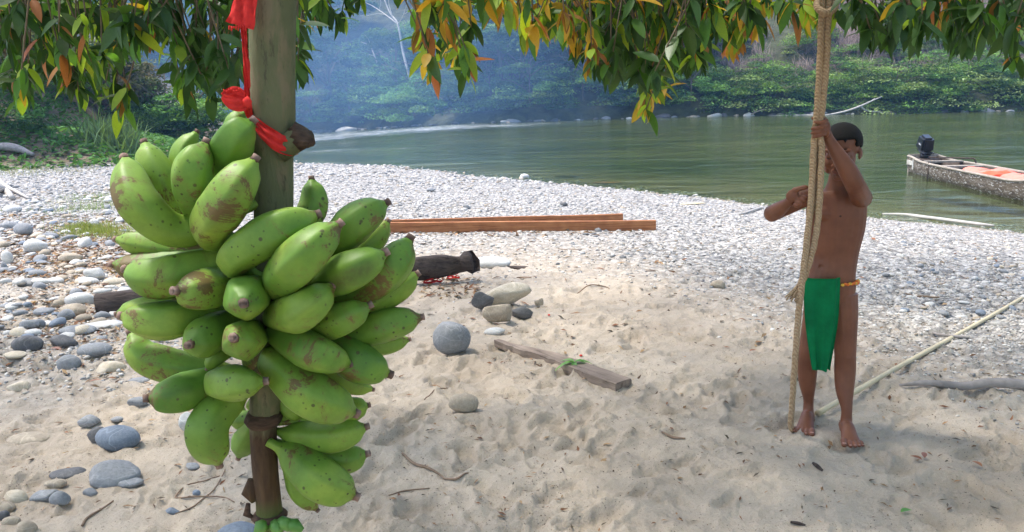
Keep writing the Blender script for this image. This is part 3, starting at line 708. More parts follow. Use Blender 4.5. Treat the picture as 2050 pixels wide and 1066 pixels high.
ST = [
 ((179, 857, 274, 908), MS2, 'smooth blue grey oval boulder, larger of the touching pair at lower left', .05, .12, -.25),
 ((170, 860, 214, 893), MS6, 'small dark grey stone tucked behind the blue grey oval boulder', .2, .25, 0),
 ((162, 923, 267, 983), MS1, 'biggest flat topped grey boulder in the lower left sand', .7, .2, .2),
 ((232, 961, 282, 985), MS1, 'small rounded grey stone leaning on the right side of the biggest grey boulder', .3, .25, 0),
 ((90, 941, 163, 966), MS6, 'long low dark stone left of the biggest grey boulder', .2, .3, 0),
 ((84, 962, 127, 984), MS5, 'narrow brownish stone just under the long dark one', .3, .35, .3),
 ((58, 979, 112, 1011), MS1, 'slanting wedge shaped grey stone at lower left', .6, .35, .4),
 ((96, 991, 139, 1022), MS1, 'greenish grey stone right of the slanting wedge stone', .5, .3, 0),
 ((163, 982, 192, 1000), MS1, 'small half buried grey stone under the biggest boulder', .3, .4, 0),
 ((0, 980, 51, 1015), MS3, 'mottled greenish cream boulder cut by the left photo edge', .3, .3, 0),
 ((-8, 1008, 28, 1032), MS5, 'tan stone under the mottled cream boulder at the left edge', .5, .3, 0),
 ((-8, 1024, 17, 1047), MS6, 'small black stone at the left photo edge', .2, .3, 0),
 ((0, 1041, 36, 1062), MS5, 'tan rounded stone near the bottom left corner', .3, .3, 0),
 ((27, 1053, 70, 1085), MS5, 'brown boulder cut by the bottom edge near the left corner', .5, .25, 0),
 ((410, 1043, 512, 1100), MS2, 'smooth pale blue grey dome cut by the bottom edge under the plantain stalk', .05, .3, 0),
 ((0, 859, 92, 890), MS5, 'low wide brownish grey stone half sunk at the left edge', .1, .42, 0),
 ((148, 836, 196, 863), MS1, 'faceted small grey stone above the blue grey oval boulder', .7, .3, 0),
 ((218, 839, 244, 851), MS1, 'tiny grey stone right of the faceted small stone', .3, .4, 0),
 ((357, 829, 388, 869), MS4, 'speckled rough grey stone showing between the lower plantains', .8, .2, .2),
 ((250, 801, 292, 822), MS1, 'grey stone half hidden behind the lower left plantain', .2, .3, 0),
 ((353, 928, 398, 941), MS1, 'flat grey stone buried in sand below the lowest left plantain', .2, .5, 0),
 ((318, 1013, 360, 1034), MS2, 'small angular blue grey stone near the curled vine', .8, .35, 0),
 ((384, 984, 400, 997), MS2, 'pea sized blue stone beside the curled vine', .3, .35, 0),
 ((108, 712, 157, 745), MS1, 'rounded warm grey stone with brown leaves at its side', .1, .2, 0),
 ((181, 719, 247, 750), MS3, 'tan blocky stone with a dark underside', .6, .25, 0),
 ((7, 757, 56, 789), MS3, 'cream blocky boulder near the left edge', .7, .25, 0),
 ((250, 752, 294, 767), MS1, 'flat grey stone beside the lower left plantains', .3, .4, 0),
 ((147, 689, 216, 719), MS1, 'smooth elongated grey stone beside dark leaf litter', .05, .25, 0),
 ((15, 675, 80, 709), MS6, 'rough dark grey rounded boulder by the left edge', .3, .15, 0),
 ((90, 670, 149, 699), MS6, 'dark brownish grey stone with a red leaf in front', .4, .2, 0),
 ((109, 657, 183, 675), MS1, 'long thin dark stone above the brownish grey one', .2, .3, 0),
 ((156, 639, 240, 658), MS4, 'wide flat pale slab partly hidden by the plantain tips', .5, .4, 0),
 ((180, 668, 212, 681), MS1, 'small oval stone below the wide pale slab', .1, .3, 0),
 ((34, 642, 73, 662), MS1, 'grey wedge stone above the rough dark boulder', .4, .25, 0),
 ((64, 633, 112, 650), MS4, 'pale long pebble left of the grey humped stone', .1, .3, 0),
 ((109, 618, 148, 642), MS1, 'grey humped stone under the tan slab', .3, .2, 0),
 ((148, 627, 180, 644), MS5, 'small brown stone right of the grey humped stone', .3, .3, 0),
 ((62, 619, 103, 635), MS1, 'grey oval stone left of the tan slab', .1, .3, 0),
 ((112, 606, 171, 631), MS5, 'tan slab in front of the pale dome shaped boulder', .5, .25, 0),
 ((122, 587, 184, 616), MS4, 'pale grey dome shaped boulder left of the dark log', .15, .2, 0),
 ((59, 566, 89, 582), MS1, 'small round stone alone on the sand strip', .1, .25, 0),
 ((86, 555, 123, 570), MS4, 'pale rounded stone above the sand strip', .1, .25, 0),
 ((26, 556, 71, 573), MS1, 'flat oval grey stone at the edge of the sand strip', .1, .25, 0),
 ((163, 536, 208, 566), MS4, 'tilted pale angular stone pointing upward left', .8, .1, .6),
 ((150, 554, 193, 571), MS4, 'whitish flat stone under the tilted angular one', .3, .3, 0),
 ((110, 507, 161, 526), MS5, 'long tan stone in the leaf litter', .4, .25, 0),
 ((148, 476, 184, 498), MS4, 'white wedge shaped stone in the leaf litter', .7, .2, 0),
 ((41, 483, 88, 508), MS4, 'large smooth cream grey boulder among brown leaves', .1, .15, 0),
 ((24, 450, 61, 473), MS1, 'rounded grey boulder in the far cobbles at left', .1, .15, 0),
 ((73, 465, 112, 479), MS1, 'flat grey cobble right of the rounded grey boulder', .3, .3, 0),
 ((0, 410, 38, 426), MS4, 'wide pale rock under the bleached branch at the left edge', .3, .3, 0),
 ((0, 505, 24, 530), MS4, 'pale boulder cut by the left edge beside brown leaves', .3, .2, 0),
 ((0, 528, 14, 545), MS1, 'dark round stone at the left edge under the pale boulder', .1, .2, 0),
 ((0, 443, 37, 458), MS1, 'flat grey stone at the left edge', .2, .3, 0),
 ((0, 708, 48, 726), MS3, 'flat cream slab below the rough dark boulder', .4, .4, 0),
 ((865, 651, 943, 712), MS1, 'big round two toned grey boulder alone in the middle sand', .12, .06, 0),
 ((899, 793, 959, 833), MS5, 'smooth egg shaped stone in the sand below the big round boulder', .02, .04, 0),
 ((968, 657, 1012, 675), MS4, 'pale flat stone sunk in sand above the weathered plank', .1, .5, 0),
 ((1423, 562, 1456, 580), MS5, 'lone tan stone on open sand left of the boy', .3, .2, 0),
 ((942, 510, 1023, 537), MS4, 'smooth white rounded stone beside the dark log end', .05, .3, 0),
]
for i, (b, m, lb, ang, sink, rz) in enumerate(ST):
    stone(b, m, lb, 40+i, ang, None, sink, rz=rz)
# the little heap of stones
stone((940, 584, 992, 629), MS6, 'dark grey rock at the left of the stone heap', 301, 1.0, .8, .12, deep=.5)
stone((1022, 603, 1068, 641), MS6, 'dark brown rough rock on the right under the cream boulder', 302, 1.0, .8, .12, deep=.5)
v, f = rock_mesh(303, 3, 1.0, .12); g = on(1015, 620); D = g.y
v = (v*np.array((54*D/FPX, .10, 29*D/FPX))) @ roty(-.22).T
mk('boulder', v+np.array((g.x, g.y+.07, g.z+.085)), f, MS3, org=(g.x, g.y+.07, g.z+.03), label='large cream boulder resting on top of the stone heap', cat='stone')
stone((964, 614, 1037, 654), MS5, 'tan triangular stone in front of the cream boulder', 304, 1.1, .75, .1, deep=.5)
stone((1070, 590, 1092, 616), MS5, 'small upright brown stone flake right of the stone heap', 305, .9, 1.0, .1, deep=.35)
stone((1121, 404, 1138, 414), MS6, 'small dark cobble on the shingle beyond the planks', 307, .5, .6, .1)
stone((1039, 350, 1060, 360), MS4, 'pale boulder at the water edge in the middle distance', 308, .4, .6, .1)
stone((852, 378, 875, 385), MS1, 'grey angular slab on the shingle beyond the plantains', 309, .9, .4, .1)
# cobbles over the left shingle, one by one; the smaller ones as a scatter
rr = random.Random(77); mats = [MS1, MS1, MS4, MS4, MS4, MS5, MS3, MS2]
protos = []
for k in range(12):
    v, f = rock_mesh(600+k, 2, rr.uniform(0, .6), .09); me = bpy.data.meshes.new('cobble'); me.from_pydata([tuple(a) for a in v], [], [tuple(int(i) for i in a) for a in f]); me.update()
    me.polygons.foreach_set('use_smooth', np.ones(len(me.polygons), bool)); protos.append(me)
pc = {}
def cob(px, py, wr, label, grp):
    g = on(px, py); me = rr.choice(protos); m = rr.choice(mats)
    if (me.name, m.name) not in pc: q = me.copy(); q.materials.append(m); pc[(me.name, m.name)] = q
    o = bpy.data.objects.new('cobble', pc[(me.name, m.name)]); COL.objects.link(o); o.scale = (wr, wr*rr.uniform(.6, .95), wr*rr.uniform(.35, .6)); o.location = (g.x, g.y, g.z+o.scale[2]*.35)
    o.rotation_euler = (rr.gauss(0, .12), rr.gauss(0, .15), rr.uniform(0, 6.28)); tag(o, label, 'stone', grp)
n = 0
while n < 215:
    py = rr.uniform(395, 690); px = rr.uniform(-30, 255)
    if 575 < py < 600 and px < 120: continue
    if py > 640 and px > 120 and rr.random() < .6: continue
    g = G(px, py); cob(px, py, rr.choice((.035, .045, .055, .07, .085))*(.8 if py > 600 else 1), 'rounded grey or cream cobble in the stony left part of the beach', 'cobbles on the left part of the beach'); n += 1
n = 0
while n < 70:
    py = rr.uniform(480, 640); px = rr.uniform(1760, 2070)
    if py > 640-(px-1760)*.0: continue
    cob(px, py, rr.uniform(.02, .045), 'pale flattened cobble on the shingle at the right edge', 'cobbles at the right edge'); n += 1
# shingle: nobody could count it
PEB = m_col('shingle_stone', .8, 40, .3, .005, .25, 0, .45)
pal = np.array([(.32, .315, .305), (.47, .445, .405), (.53, .50, .45), (.44, .395, .34), (.20, .20, .20), (.60, .57, .52), (.40, .33, .25), (.50, .47, .43)])
rs = np.random.RandomState(14); RS = rs
def scatter(n, ymin, ymax, umin, umax, dens, size, seed):
    yv = ymin*(ymax/ymin)**rs.rand(n); uu = rs.uniform(umin, umax, n); x = uu*yv
    ok = rs.rand(n) < dens(x, yv); x, yv = x[ok], yv[ok]
    s = size(x, yv, len(x)); z = HGv(x, yv)
    return x, yv, z, s
def dens(x, y):
    s = shore_s(x, y); d = sst(5.4, 10.4, y+3.4*fbm(x*.7, y*.7, 88, 4)+2.3*np.clip(x-.9, 0, 5))**1.3
    l = sst(.28, .50, -x/y+.12*fbm(x, y, 5, 3))*sst(3.7, 5.0, y)
    return np.clip(np.maximum(d, l), 0, 1)*(s > -1.2)*(sdist(LB, x, y) > -.5)
x, yv, z, s = scatter(112000, 3.0, 30, -.95, .85, dens, lambda x, y, n: np.minimum(.006+.0011*y*rs.uniform(.4, 1.4, n)*np.exp(rs.normal(0, .45, n))*(1-.45*sst(.6, 2.2, x)*sst(14, 6, y))*(.6+.8*vn(x*.5, y*.5, 19)), .08), 0)
n = len(x); M = rmats(n, .3); S = s[:, None]*np.stack([rs.uniform(.8, 1.3, n), rs.uniform(.6, 1, n), rs.uniform(.3, .6, n)], 1)
v, f, c = batch(ICO1[0], ICO1[1], np.stack([x, yv, z+S[:, 2]*.25], 1), M, S, pal[rs.randint(0, len(pal), n)]*rs.uniform(.7, 1.2, (n, 1)), .16)
mk('shingle', v, f, PEB, smooth=True, kind='stuff', col=c, label='pale river shingle covering the beach up to the water')
# dry litter: leaf scraps and bits of twig
LIT = m_col('leaf_litter', .85, 30, .2, .003, .2, .1, .3)
scrap = np.array([(-.5, 0, 0), (-.1, .2, .12), (.5, 0, .05), (0, -.22, .1)]); scf = np.array([(0, 1, 2), (0, 2, 3)])
L = []; 
for px0, py0, px1, py1, m in ((0, 430, 250, 560, 1500), (60, 500, 250, 690, 900), (780, 452, 1300, 475, 260), (840, 560, 960, 600, 160), (0, 600, 260, 760, 350), (760, 480, 2050, 1060, 700), (0, 760, 500, 1060, 130)):
    a = rs.uniform(px0, px1, m); b = rs.uniform(py0, py1, m)
    L.append(PG(a, b))
L = np.concatenate(L); n = len(L); lc = np.array([(.19, .09, .05), (.26, .15, .08), (.12, .07, .045), (.30, .20, .11), (.10, .08, .06)])
far = np.clip(L[:, 1:2], 2, 9); S = far*.0062*rs.uniform(.5, 1.9, (n, 1))*np.stack([rs.uniform(.8, 1.6, n), rs.uniform(.5, 1.2, n), np.ones(n)], 1)
v, f, c = batch(scrap, scf, L+np.array((0, 0, .006)), rmats(n, .35), S, lc[rs.randint(0, 5, n)]*rs.uniform(.7, 1.4, (n, 1)))
mk('leaf_litter', v, f, LIT, smooth=False, kind='stuff', col=c, label='brown dead leaf scraps scattered over sand and cobbles')
# crumbs of bark and grit on the near sand
n = 9000; x, yv, z, s = scatter(n, 1.3, 8, -.7, .7, lambda x, y: np.clip(vn(x*2, y*2, 5)*2-.5, .05, 1), lambda x, y, n: .0010+.0007*y*rs.uniform(.1, 1, n)**1.5, 0); n = len(x)
S = s[:, None]*np.stack([rs.uniform(.8, 2.6, n), rs.uniform(.6, 1, n), rs.uniform(.5, .9, n)], 1)
v, f, c = batch(ICO1[0], ICO1[1], np.stack([x, yv, z+S[:, 2]*.5], 1), rmats(n, .2), S, np.array((.13, .095, .07))*rs.uniform(.5, 1.8, (n, 1)), .2)
mk('grit', v, f, PEB, kind='stuff', col=c, label='dark crumbs and grit strewn over the trodden sand')

# ---------------------------------------------------------------- wood on the beach
ORW = m_wood('sawn_orange_wood', (.28, .10, .04), (.46, .20, .085), (1.5, 30, 60)); DRK = m_wood('charred_wood', (.035, .026, .022), (.105, .08, .068), (4, 30, 30), .9, 1, .02)
GRW = m_wood('weathered_plank', (.17, .125, .095), (.31, .24, .185), (3, 40, 40)); BAM = simple('bamboo', (.56, .47, .30), .55, .15, 8, .2, .002); TWG = simple('dead_twig', (.22, .15, .10), .85, .3, 30, .4, .002)
GST = simple('grey_stick', (.28, .25, .23), .85, .3, 12, .5, .004)
def beam(name, a, b, h, w_, mat, label, cat='plank', lift=(0, 0), n=14):
    """a squared timber between two ground points, resting on the sand"""
    a = np.array(a); b = np.array(b); d = b-a; d[2] = 0; Ln = np.linalg.norm(d); d /= Ln; s = np.array((-d[1], d[0], 0))
    za = HG(a[0], a[1])+lift[0]; zb = HG(b[0], b[1])+lift[1]; V = []; F = []
    bv = min(h, w_)*.06; sec = [(-w_/2+bv, 0), (w_/2-bv, 0), (w_/2, bv), (w_/2, h-bv), (w_/2-bv, h), (-w_/2+bv, h), (-w_/2, h-bv), (-w_/2, bv)]
    for k in range(n):
        t = k/(n-1); c = a+d*Ln*t; c[2] = za*(1-t)+zb*t-.01+.004*math.sin(5*t)
        for p, q in sec: V.append(c+s*(p+.003*math.sin(9*t+q*50))+np.array((0, 0, q+.002*math.sin(13*t))))
    F = [(k*8+j, k*8+(j+1) % 8, k*8+8+(j+1) % 8, k*8+8+j) for k in range(n-1) for j in range(8)]+[tuple(range(8))[::-1], tuple((n-1)*8+j for j in range(8))]
    # local axes along the beam so the grain follows it
    O = a.copy(); O[2] = za; ang = math.atan2(d[1], d[0]); V = (np.array(V)-O) @ rotz(ang)
    o = mk(name, V+O, F, mat, org=O, smooth=False, label=label, cat=cat); o.rotation_euler = (0, 0, ang); return o
a = on(560, 470); b = on(1312, 461); beam('plank', a, b, .135, .06, ORW, 'long reddish squared timber lying across the beach, the front one of two')
a = on(700, 459); b = on(1246, 444); beam('plank', a, b, .10, .05, ORW, 'second reddish timber angled up behind the front one', lift=(0, .015))
# dark log behind the plantains, one end raised
g1 = on(196, 628); g2 = on(948, 566); 
pts = cr([(g1.x, g1.y, g1.z+.05), (g1.x*.6+g2.x*.4, g1.y*.6+g2.y*.4, .07), (g2.x-.22, g2.y-.02, g2.z+.16), (g2.x, g2.y, g2.z+.19)], 40); rn = np.random.RandomState(2)
jit = [rn.uniform(.82, 1.18, 14) for _ in range(40)]; jj = rn.uniform(.8, 1.2, 14)
V, F = tube(pts, [(.075+.02*math.sin(k*.4), .088+.02*math.sin(k*.55+1)) for k in range(38)]+[(.08, .085), (.05, .06)], 14, sec=lambda k, th: jj[int(th/6.2832*14+.5) % 14]*(.6+.4*jit[k][int(th/6.2832*14+.5) % 14]))
mk('dark_log', V, F, DRK, label='thick charred dark log lying behind the plantains with one end raised', cat='log')
def slab(name, b, mat, label, th=.02, seed=0, cat='driftwood', rz=0):
    x0, y0, x1, y1 = b; g = on((x0+x1)/2, y1); D = g.y; wr = (x1-x0)*D/FPX/2; v, f = rock_mesh(seed, 3, .9, .18)
    return mk(name, (v*np.array((wr, wr*.35, th))) @ rotz(rz).T+np.array((g.x, g.y+wr*.25, g.z+th*.7)), f, mat, label=label, cat=cat)
slab('bark_slab', (1003, 521, 1066, 537), DRK, 'flat dark piece of bark beside the white stone', .022, 71, rz=-.25)
slab('bark_slab', (1032, 553, 1066, 561), TWG, 'small brown bark strip above the stone heap', .008, 72)
slab('bark_slab', (915, 444, 945, 450), GST, 'grey wood chip beyond the long timbers', .012, 73)
slab('driftwood', (1105, 347, 1176, 357), TWG, 'brown driftwood chunk at the water edge in the middle', .06, 74)
slab('driftwood', (1352, 400, 1422, 411), BAM, 'pale curled board lying near the waterline left of the boy', .02, 75)
slab('driftwood', (1165, 361, 1245, 369), ORW, 'reddish wood sliver along the waterline', .025, 76)
def stick(name, pts, mat, label, cat='stick', rg=None, n=8, lift=0.0):
    q = []
    for px, py, r in pts: g = on(px, py); q.append((g.x, g.y, g.z+r+lift, r))
    q = cr(q, max(8, len(q)*6)); zt = np.maximum(q[:, 2], HGv(q[:, 0], q[:, 1])+q[:, 3]*.8); q[:, 2] = np.convolve(np.pad(zt, 2, mode='edge'), np.ones(5)/5, 'valid')+q[:, 3]*.3
    return mk(name, *tube(q[:, :3], q[:, 3], n), mat, label=label, cat=cat, group=rg)
def pole(name, a, b, ra, rb, mat, label, nodes=0, cat='pole'):
    A = on(*a); B = on(*b); n = 60; pts = []
    for k in range(n):
        t = k/(n-1); p = A.lerp(B, t); pts.append([p.x, p.y, p.z+ra+.004*math.sin(t*7)])
    up_ = max(float(HG(q[0], q[1]))-q[2] for q in pts)*.75
    for q in pts: q[2] += up_
    rad = [(ra*(1-k/(n-1))+rb*k/(n-1))*(1.13 if nodes and k % nodes == 0 else 1) for k in range(n)]
    return mk(name, *tube(pts, rad, 10), mat, label=label, cat=cat)
pole('bamboo_pole', (1636, 844), (2080, 582), .0135, .012, BAM, 'long pale bamboo pole lying from behind the boy to the right edge', 7)
q = [(1800, 778, .006), (1850, 780, .016), (1920, 784, .022), (1990, 789, .026), (2090, 797, .030)]
stick('grey_branch', q, GST, 'thick smooth grey branch lying at the right edge')
stick('stick', [(1868, 672, .007), (1885, 680, .010), (1940, 684, .008)], GST, 'short crooked grey stick behind the bamboo pole')
stick('pole', [(1766, 434, .015), (1810, 438, .028), (1860, 444, .028), (1950, 455, .024), (1990, 459, .018)], WHITE, 'pale pole lying along the waterline under the boat', lift=.02)
stick('stick', [(1480, 432, .012), (1497, 428, .016), (1518, 421, .02), (1528, 419, .015)], WHITE, 'bleached stick on the shingle by the boy elbow')
stick('stick', [(1805, 594, .006), (1840, 598, .009), (1880, 599, .006)], TWG, 'thin brown twig on the shingle right of the boy')
stick('twig', [(1155, 586, .004), (1180, 579, .005), (1212, 577, .005), (1220, 580, .003)], TWG, 'thin bent twig on bright sand right of the stone heap')
stick('twig', [(1118, 500, .003), (1140, 503, .004), (1165, 502, .003)], TWG, 'faint straight twig above the bent twig')
stick('twig', [(806, 914, .0045), (830, 932, .006), (858, 946, .006), (880, 957, .004), (892, 966, .004), (910, 974, .005), (925, 972, .004), (938, 962, .003)], TWG, 'crooked brown twig hooked at its end in the middle foreground')
stick('twig', [(438, 945, .0025), (415, 965, .003), (380, 975, .003), (352, 995, .003), (365, 1003, .003), (400, 1000, .003), (440, 998, .003), (470, 1014, .002)], TWG, 'thin curled vine loop on the sand left of the stalk')
stick('twig', [(450, 935, .0022), (440, 965, .0028), (420, 990, .003), (385, 1020, .003), (352, 1036, .002)], TWG, 'straight thin vine crossing the curled one')
stick('twig', [(228, 1012, .003), (205, 1030, .004), (180, 1048, .0045), (166, 1062, .005)], TWG, 'brown twig lying diagonally at lower left')
stick('twig', [(778, 993, .002), (815, 983, .003), (860, 978, .002)], TWG, 'pale slender twig right of the lowest plantains')
stick('twig', [(895, 776, .003), (860, 800, .003), (850, 810, .002)], TWG, 'short twig stuck behind the egg shaped stone')
stick('twig', [(1325, 872, .004), (1345, 880, .006), (1372, 884, .003)], TWG, 'curled dry twig scrap left of the rope end')
stick('twig', [(1628, 930, .006), (1636, 936, .008), (1646, 942, .005)], DRK, 'short dark wood chip on the sand below the feet')
stick('twig', [(1582, 1053, .004), (1597, 1056, .006), (1612, 1060, .003)], DRK, 'dark splinter at the bottom edge below the boy')
stick('driftwood', [(-20, 303, .10), (30, 307, .12), (68, 316, .05)], GST, 'grey driftwood log on the green bank at the left edge', cat='driftwood')
V, F = join([tube(cr([tuple(on(-15, 398)+Vector((0, 0, .2))), tuple(on(10, 388)+Vector((0, 0, .06))), tuple(on(26, 402)+Vector((0, 0, .05)))], 10), np.linspace(.10, .04, 10), 8),
             tube(cr([tuple(on(0, 380)+Vector((0, 0, .18))), tuple(on(14, 384)+Vector((0, 0, .1))), tuple(on(60, 402)+Vector((0, 0, .03)))], 10), np.linspace(.06, .02, 10), 8)])
mk('driftwood', V, F, WHITE, label='forked bleached white branch among cobbles at the left edge', cat='driftwood')
# the weathered plank half buried in the middle sand
A = on(992, 693); B = on(1100, 742); C2 = on(1232, 786)
pa = np.array((A.x, A.y)); pb = np.array((C2.x, C2.y)); dv = (pb-pa)/np.linalg.norm(pb-pa); sv_ = np.array((-dv[1], dv[0])); Ln = np.linalg.norm(pb-pa)
V = []; F = []; n = 24; rn = np.random.RandomState(4)
for k in range(n):
    t = k/(n-1); wl = .0+.012*math.sin(9*t)+.01*rn.uniform(-1, 1); wr_ = .035+.085*sst(0, .55, t)+.006*rn.uniform(-1, 1)
    wl = wl*(1-sst(.85, 1, t)); c = pa+dv*Ln*t
    for off, hz_ in ((-wl, -.03), (-wl, .012+.012*t), (-wl+.012, .010+.018*t), (wr_-.008, .010+.018*t), (wr_, .004+.012*t), (wr_, -.03)):
        q = c+sv_*off; V.append((q[0], q[1], A.z*(1-t)+C2.z*t+hz_+.016))
F = [(k*6+j, k*6+j+1, k*6+7+j, k*6+6+j) for k in range(n-1) for j in range(5)]+[tuple(range(6)), tuple((n-1)*6+j for j in range(5, -1, -1))]
O = np.array((A.x, A.y, A.z)); ang = math.atan2(dv[1], dv[0]); V = (np.array(V)-O) @ rotz(ang)
pk = mk('plank', V+O, F, GRW, org=O, smooth=False, label='weathered tapering brown plank half buried in the middle sand', cat='plank'); pk.rotation_euler = (0, 0, ang)

# small leaves on the sand
def leafmesh(L=.1, w_=.035, curl=.25, seg=5, bend=.3):
    V = []; 
    for k in range(seg+1):
        t = k/seg; ww = w_/2*max(.06, (math.sin(math.pi*min(1, t**.8*1.0))**.8)) if k < seg else .001
        z = -bend*L*t*t
        V += [(t*L, -ww, z+curl*ww), (t*L, 0, z), (t*L, ww, z+curl*ww)]
    F = []
    for k in range(seg): a = k*3; F += [(a, a+3, a+4, a+1), (a+1, a+4, a+5, a+2)]
    return np.array(V), F
LG = m_leaf('fresh_leaf', (.10, .26, .05), (.16, .34, .08), .3); LBn = m_leaf('dead_leaf', (.22, .08, .04), (.30, .13, .06), .15, (1, .8, .5))
def ground_leaf(px, py, ln, wd_, mat, label, rz, pitch=.1, name='fallen_leaf'):
    g = on(px, py); v, f = leafmesh(ln, wd_, .5, 5, .2); v = v @ roty(-pitch).T @ rotz(rz).T
    return mk(name, v+np.array((g.x, g.y, g.z+.012)), f, mat, org=(g.x, g.y, g.z), label=label, cat='leaf')
g = on(1150, 742); g.z += .008; sp = root('leaf_sprig', (g.x, g.y, g.z+.035), 'small green leaf sprig lying on the weathered plank', 'leaf')
for k, (a, ln, pt) in enumerate(((3.5, .11, .25), (2.7, .07, .5), (.25, .10, .3), (4.6, .07, .0), (-.2, .055, .5))):
    v, f = leafmesh(ln, .03, .5, 5, .6); v = v @ roty(-pt).T @ rotz(a).T; mk('leaf', v+np.array((g.x, g.y, g.z+.05)), f, LG, sp)
ground_leaf(1802, 1040, .055, .022, LG, 'single fresh green leaf on the sand at lower right', .4)
for px, py, lb, a in ((178, 776, 'small red brown leaf alone on sand at left', .3), (1850, 928, 'brown curled leaf on sand at lower right', 1.2), (1845, 934, 'rusty leaf overlapping the curled one at lower right', 2.5), (1965, 945, 'small dark leaf at far right of the foreground', 2.0), (100, 708, 'rust red leaf in front of the dark brownish stone', .2), (125, 712, 'second rust red leaf beside the rounded warm grey stone', 2.9), (95, 735, 'reddish folded leaf left of the rounded warm grey stone', 1.0), (1500, 712, 'tiny dark leaf on sand left of the boy knee', .2)):
    ground_leaf(px, py, .045 if px > 400 else .07, .022, LBn, lb, a, .3)
RED = simple('red_cloth', (.62, .035, .03), .85, .18, 120, .5, .0015, .15); RP = simple('red_petal', (.6, .05, .03), .6, .1)
for px, py, lb in ((1099, 634, 'tiny red petal on sand right of the stone heap'), (1163, 720, 'tiny red petal above the weathered plank')):
    g = on(px, py); mk('petal', *ell((g.x, g.y, g.z+.008), (.010, .008, .006), None, 2), RP, label=lb, cat='petal')
for px, py, lb, s in ((868, 572, 'crumpled red cloth scrap under the raised log end', 1), (908, 563, 'thin curl of red cloth right of the scrap under the log', .7)):
    g = on(px, py); pts = [(g.x+s*.05*math.sin(t*2.1)+t*.012*s-.06*s, g.y+.01*t, g.z+.03+.02*math.sin(t*1.7)) for t in np.linspace(0, 9, 26)]
    mk('red_cloth_scrap', *tube(pts, [(.016*s, .003)]*26, 6), RED, label=lb, cat='cloth')

# ---------------------------------------------------------------- the dugout boat
HUL = NT('painted_hull'); tt = HUL; vv = tt.co('Object', (2, 8, 8)); n1 = tt.noise(vv, 2.2, 6, .7, .4); n2_ = tt.noise(tt.co('Object', (3, 3, 9)), 4, 5, .7)
cc_ = tt.ramp(n1, [(.35, (.075, .058, .042)), (.5, (.145, .115, .085)), (.65, (.24, .20, .16))]); cc_ = tt.mix(tt.ramp(n2_, [(.56, 0), (.61, .9)]), cc_, (.68, .66, .62))
MH = tt.fin(tt.pr(cc_, .85, tt.bump(n1, .3, .01), .2))
MR = simple('gunwale_wood', (.30, .26, .21), .8, .35, 6, .5, .01, stretch=(1, 5, 5)); MI = simple('boat_inside', (.12, .09, .07), .9, .35, 6, .5, .01)
A = PZ(1814, 345, WATER); B = PZ(2050, 403, WATER); e1 = np.array(((B-A).x, (B-A).y)); e1 /= np.linalg.norm(e1); e2 = np.array((-e1[1], e1[0]))
if e2[0] < 0: e2 = -e2
SIDE = 1 if (e1[0]*e2[1]-e1[1]*e2[0]) > 0 else -1
LB_, BW = 8.0, .96; O = np.array((A.x, A.y))+e2*BW*.36
ang = math.atan2(e1[1], e1[0]); boat = root('dugout_boat', (O[0], O[1], WATER), 'long weathered wooden dugout boat with an outboard motor floating at right', 'boat'); boat.rotation_euler = (0, 0, ang); WL['dugout_boat'] = np.zeros(3)
NS = -SIDE
def hw(t): return BW/2*(.72+.28*sst(0, .25, t))*(1-.95*sst(.55, 1.0, t)**1.4)
def sheer(t): return .31+.35*sst(.6, 1, t)+.06*sst(.12, 0, t)
def hull(off, z0):
    V = []; n = 40; secs = 11
    for k in range(n):
        t = k/(n-1)
        for j in range(secs):
            a = -1+2*j/(secs-1); th = a*math.pi/2; w_ = max(hw(t)-off, .01)
            yy = w_*math.copysign(abs(math.sin(th))**.55, th); zz = z0-abs(math.cos(th))**.7*(.30+z0-.12-off)+(sheer(t)-z0)*(1-math.cos(th)**.5 if math.cos(th) > 0 else 1)
            zz = -.14+off+(sheer(t)+.14-off)*(1-abs(math.cos(th))**.75)
            V.append((t*LB_+(off if k == 0 else 0), yy, zz))
    return V, n, secs
Vo, n, s_ = hull(0, 0); Vi, _, _ = hull(.05, 0)
F = [(k*s_+j, (k+1)*s_+j, (k+1)*s_+j+1, k*s_+j+1) for k in range(n-1) for j in range(s_-1)]
mk('hull', Vo, F+[tuple(range(s_))], MH, boat)
mk('inner_hull', Vi, [q[::-1] for q in F]+[tuple(range(s_))[::-1]], MI, boat)
for sg in (-1, 1):
    pts = [(t*LB_, sg*(hw(t)-.02), sheer(t)+.005) for t in np.linspace(0, 1, 40)]; mk('gunwale', *tube(pts, [(.038, .028)]*40, 6, up=(0, 1, 0)), MR, boat)
mk('transom', *box((.03, 0, .17), (.07, 2*hw(0)-.05, .50)), MR, boat, smooth=False)
mk('stern_deck', *box((.20, 0, .30), (.34, 2*hw(0)-.12, .04)), MI, boat, smooth=False)
mk('thwart', *box((1.15, 0, .335), (.16, 2*hw(.13)-.06, .035)), MR, boat, smooth=False)
mk('thwart', *box((2.0, 0, .30), (.20, 2*hw(.22)-.08, .035)), MR, boat, smooth=False)
mk('paddle_shaft', *tube([(1.0, -.25, .42), (1.9, .3, .45), (1.95, .33, .36)], [.018, .018, .016], 6), DRK, boat)
for xx in (1.55,):
    pts = [(xx, NS*(hw(.17)+.012), z) for z in (.37, .2, .02, -.08)]; mk('mooring_line', *tube(pts, [.013]*4, 6), DRK, boat)
for xx in (.42,): mk('painted_stripe', *box((xx, NS*(hw(.04)+.004), .22), (.035, .02, .24)), simple('white_paint', (.66, .65, .6), .7, .15), boat, smooth=False)
mk('painted_patch', *box((.19, NS*(hw(.02)+.001), .24), (.34, .016, .10)), simple('old_white_paint', (.52, .50, .44), .8, .35, 12), boat, smooth=False)
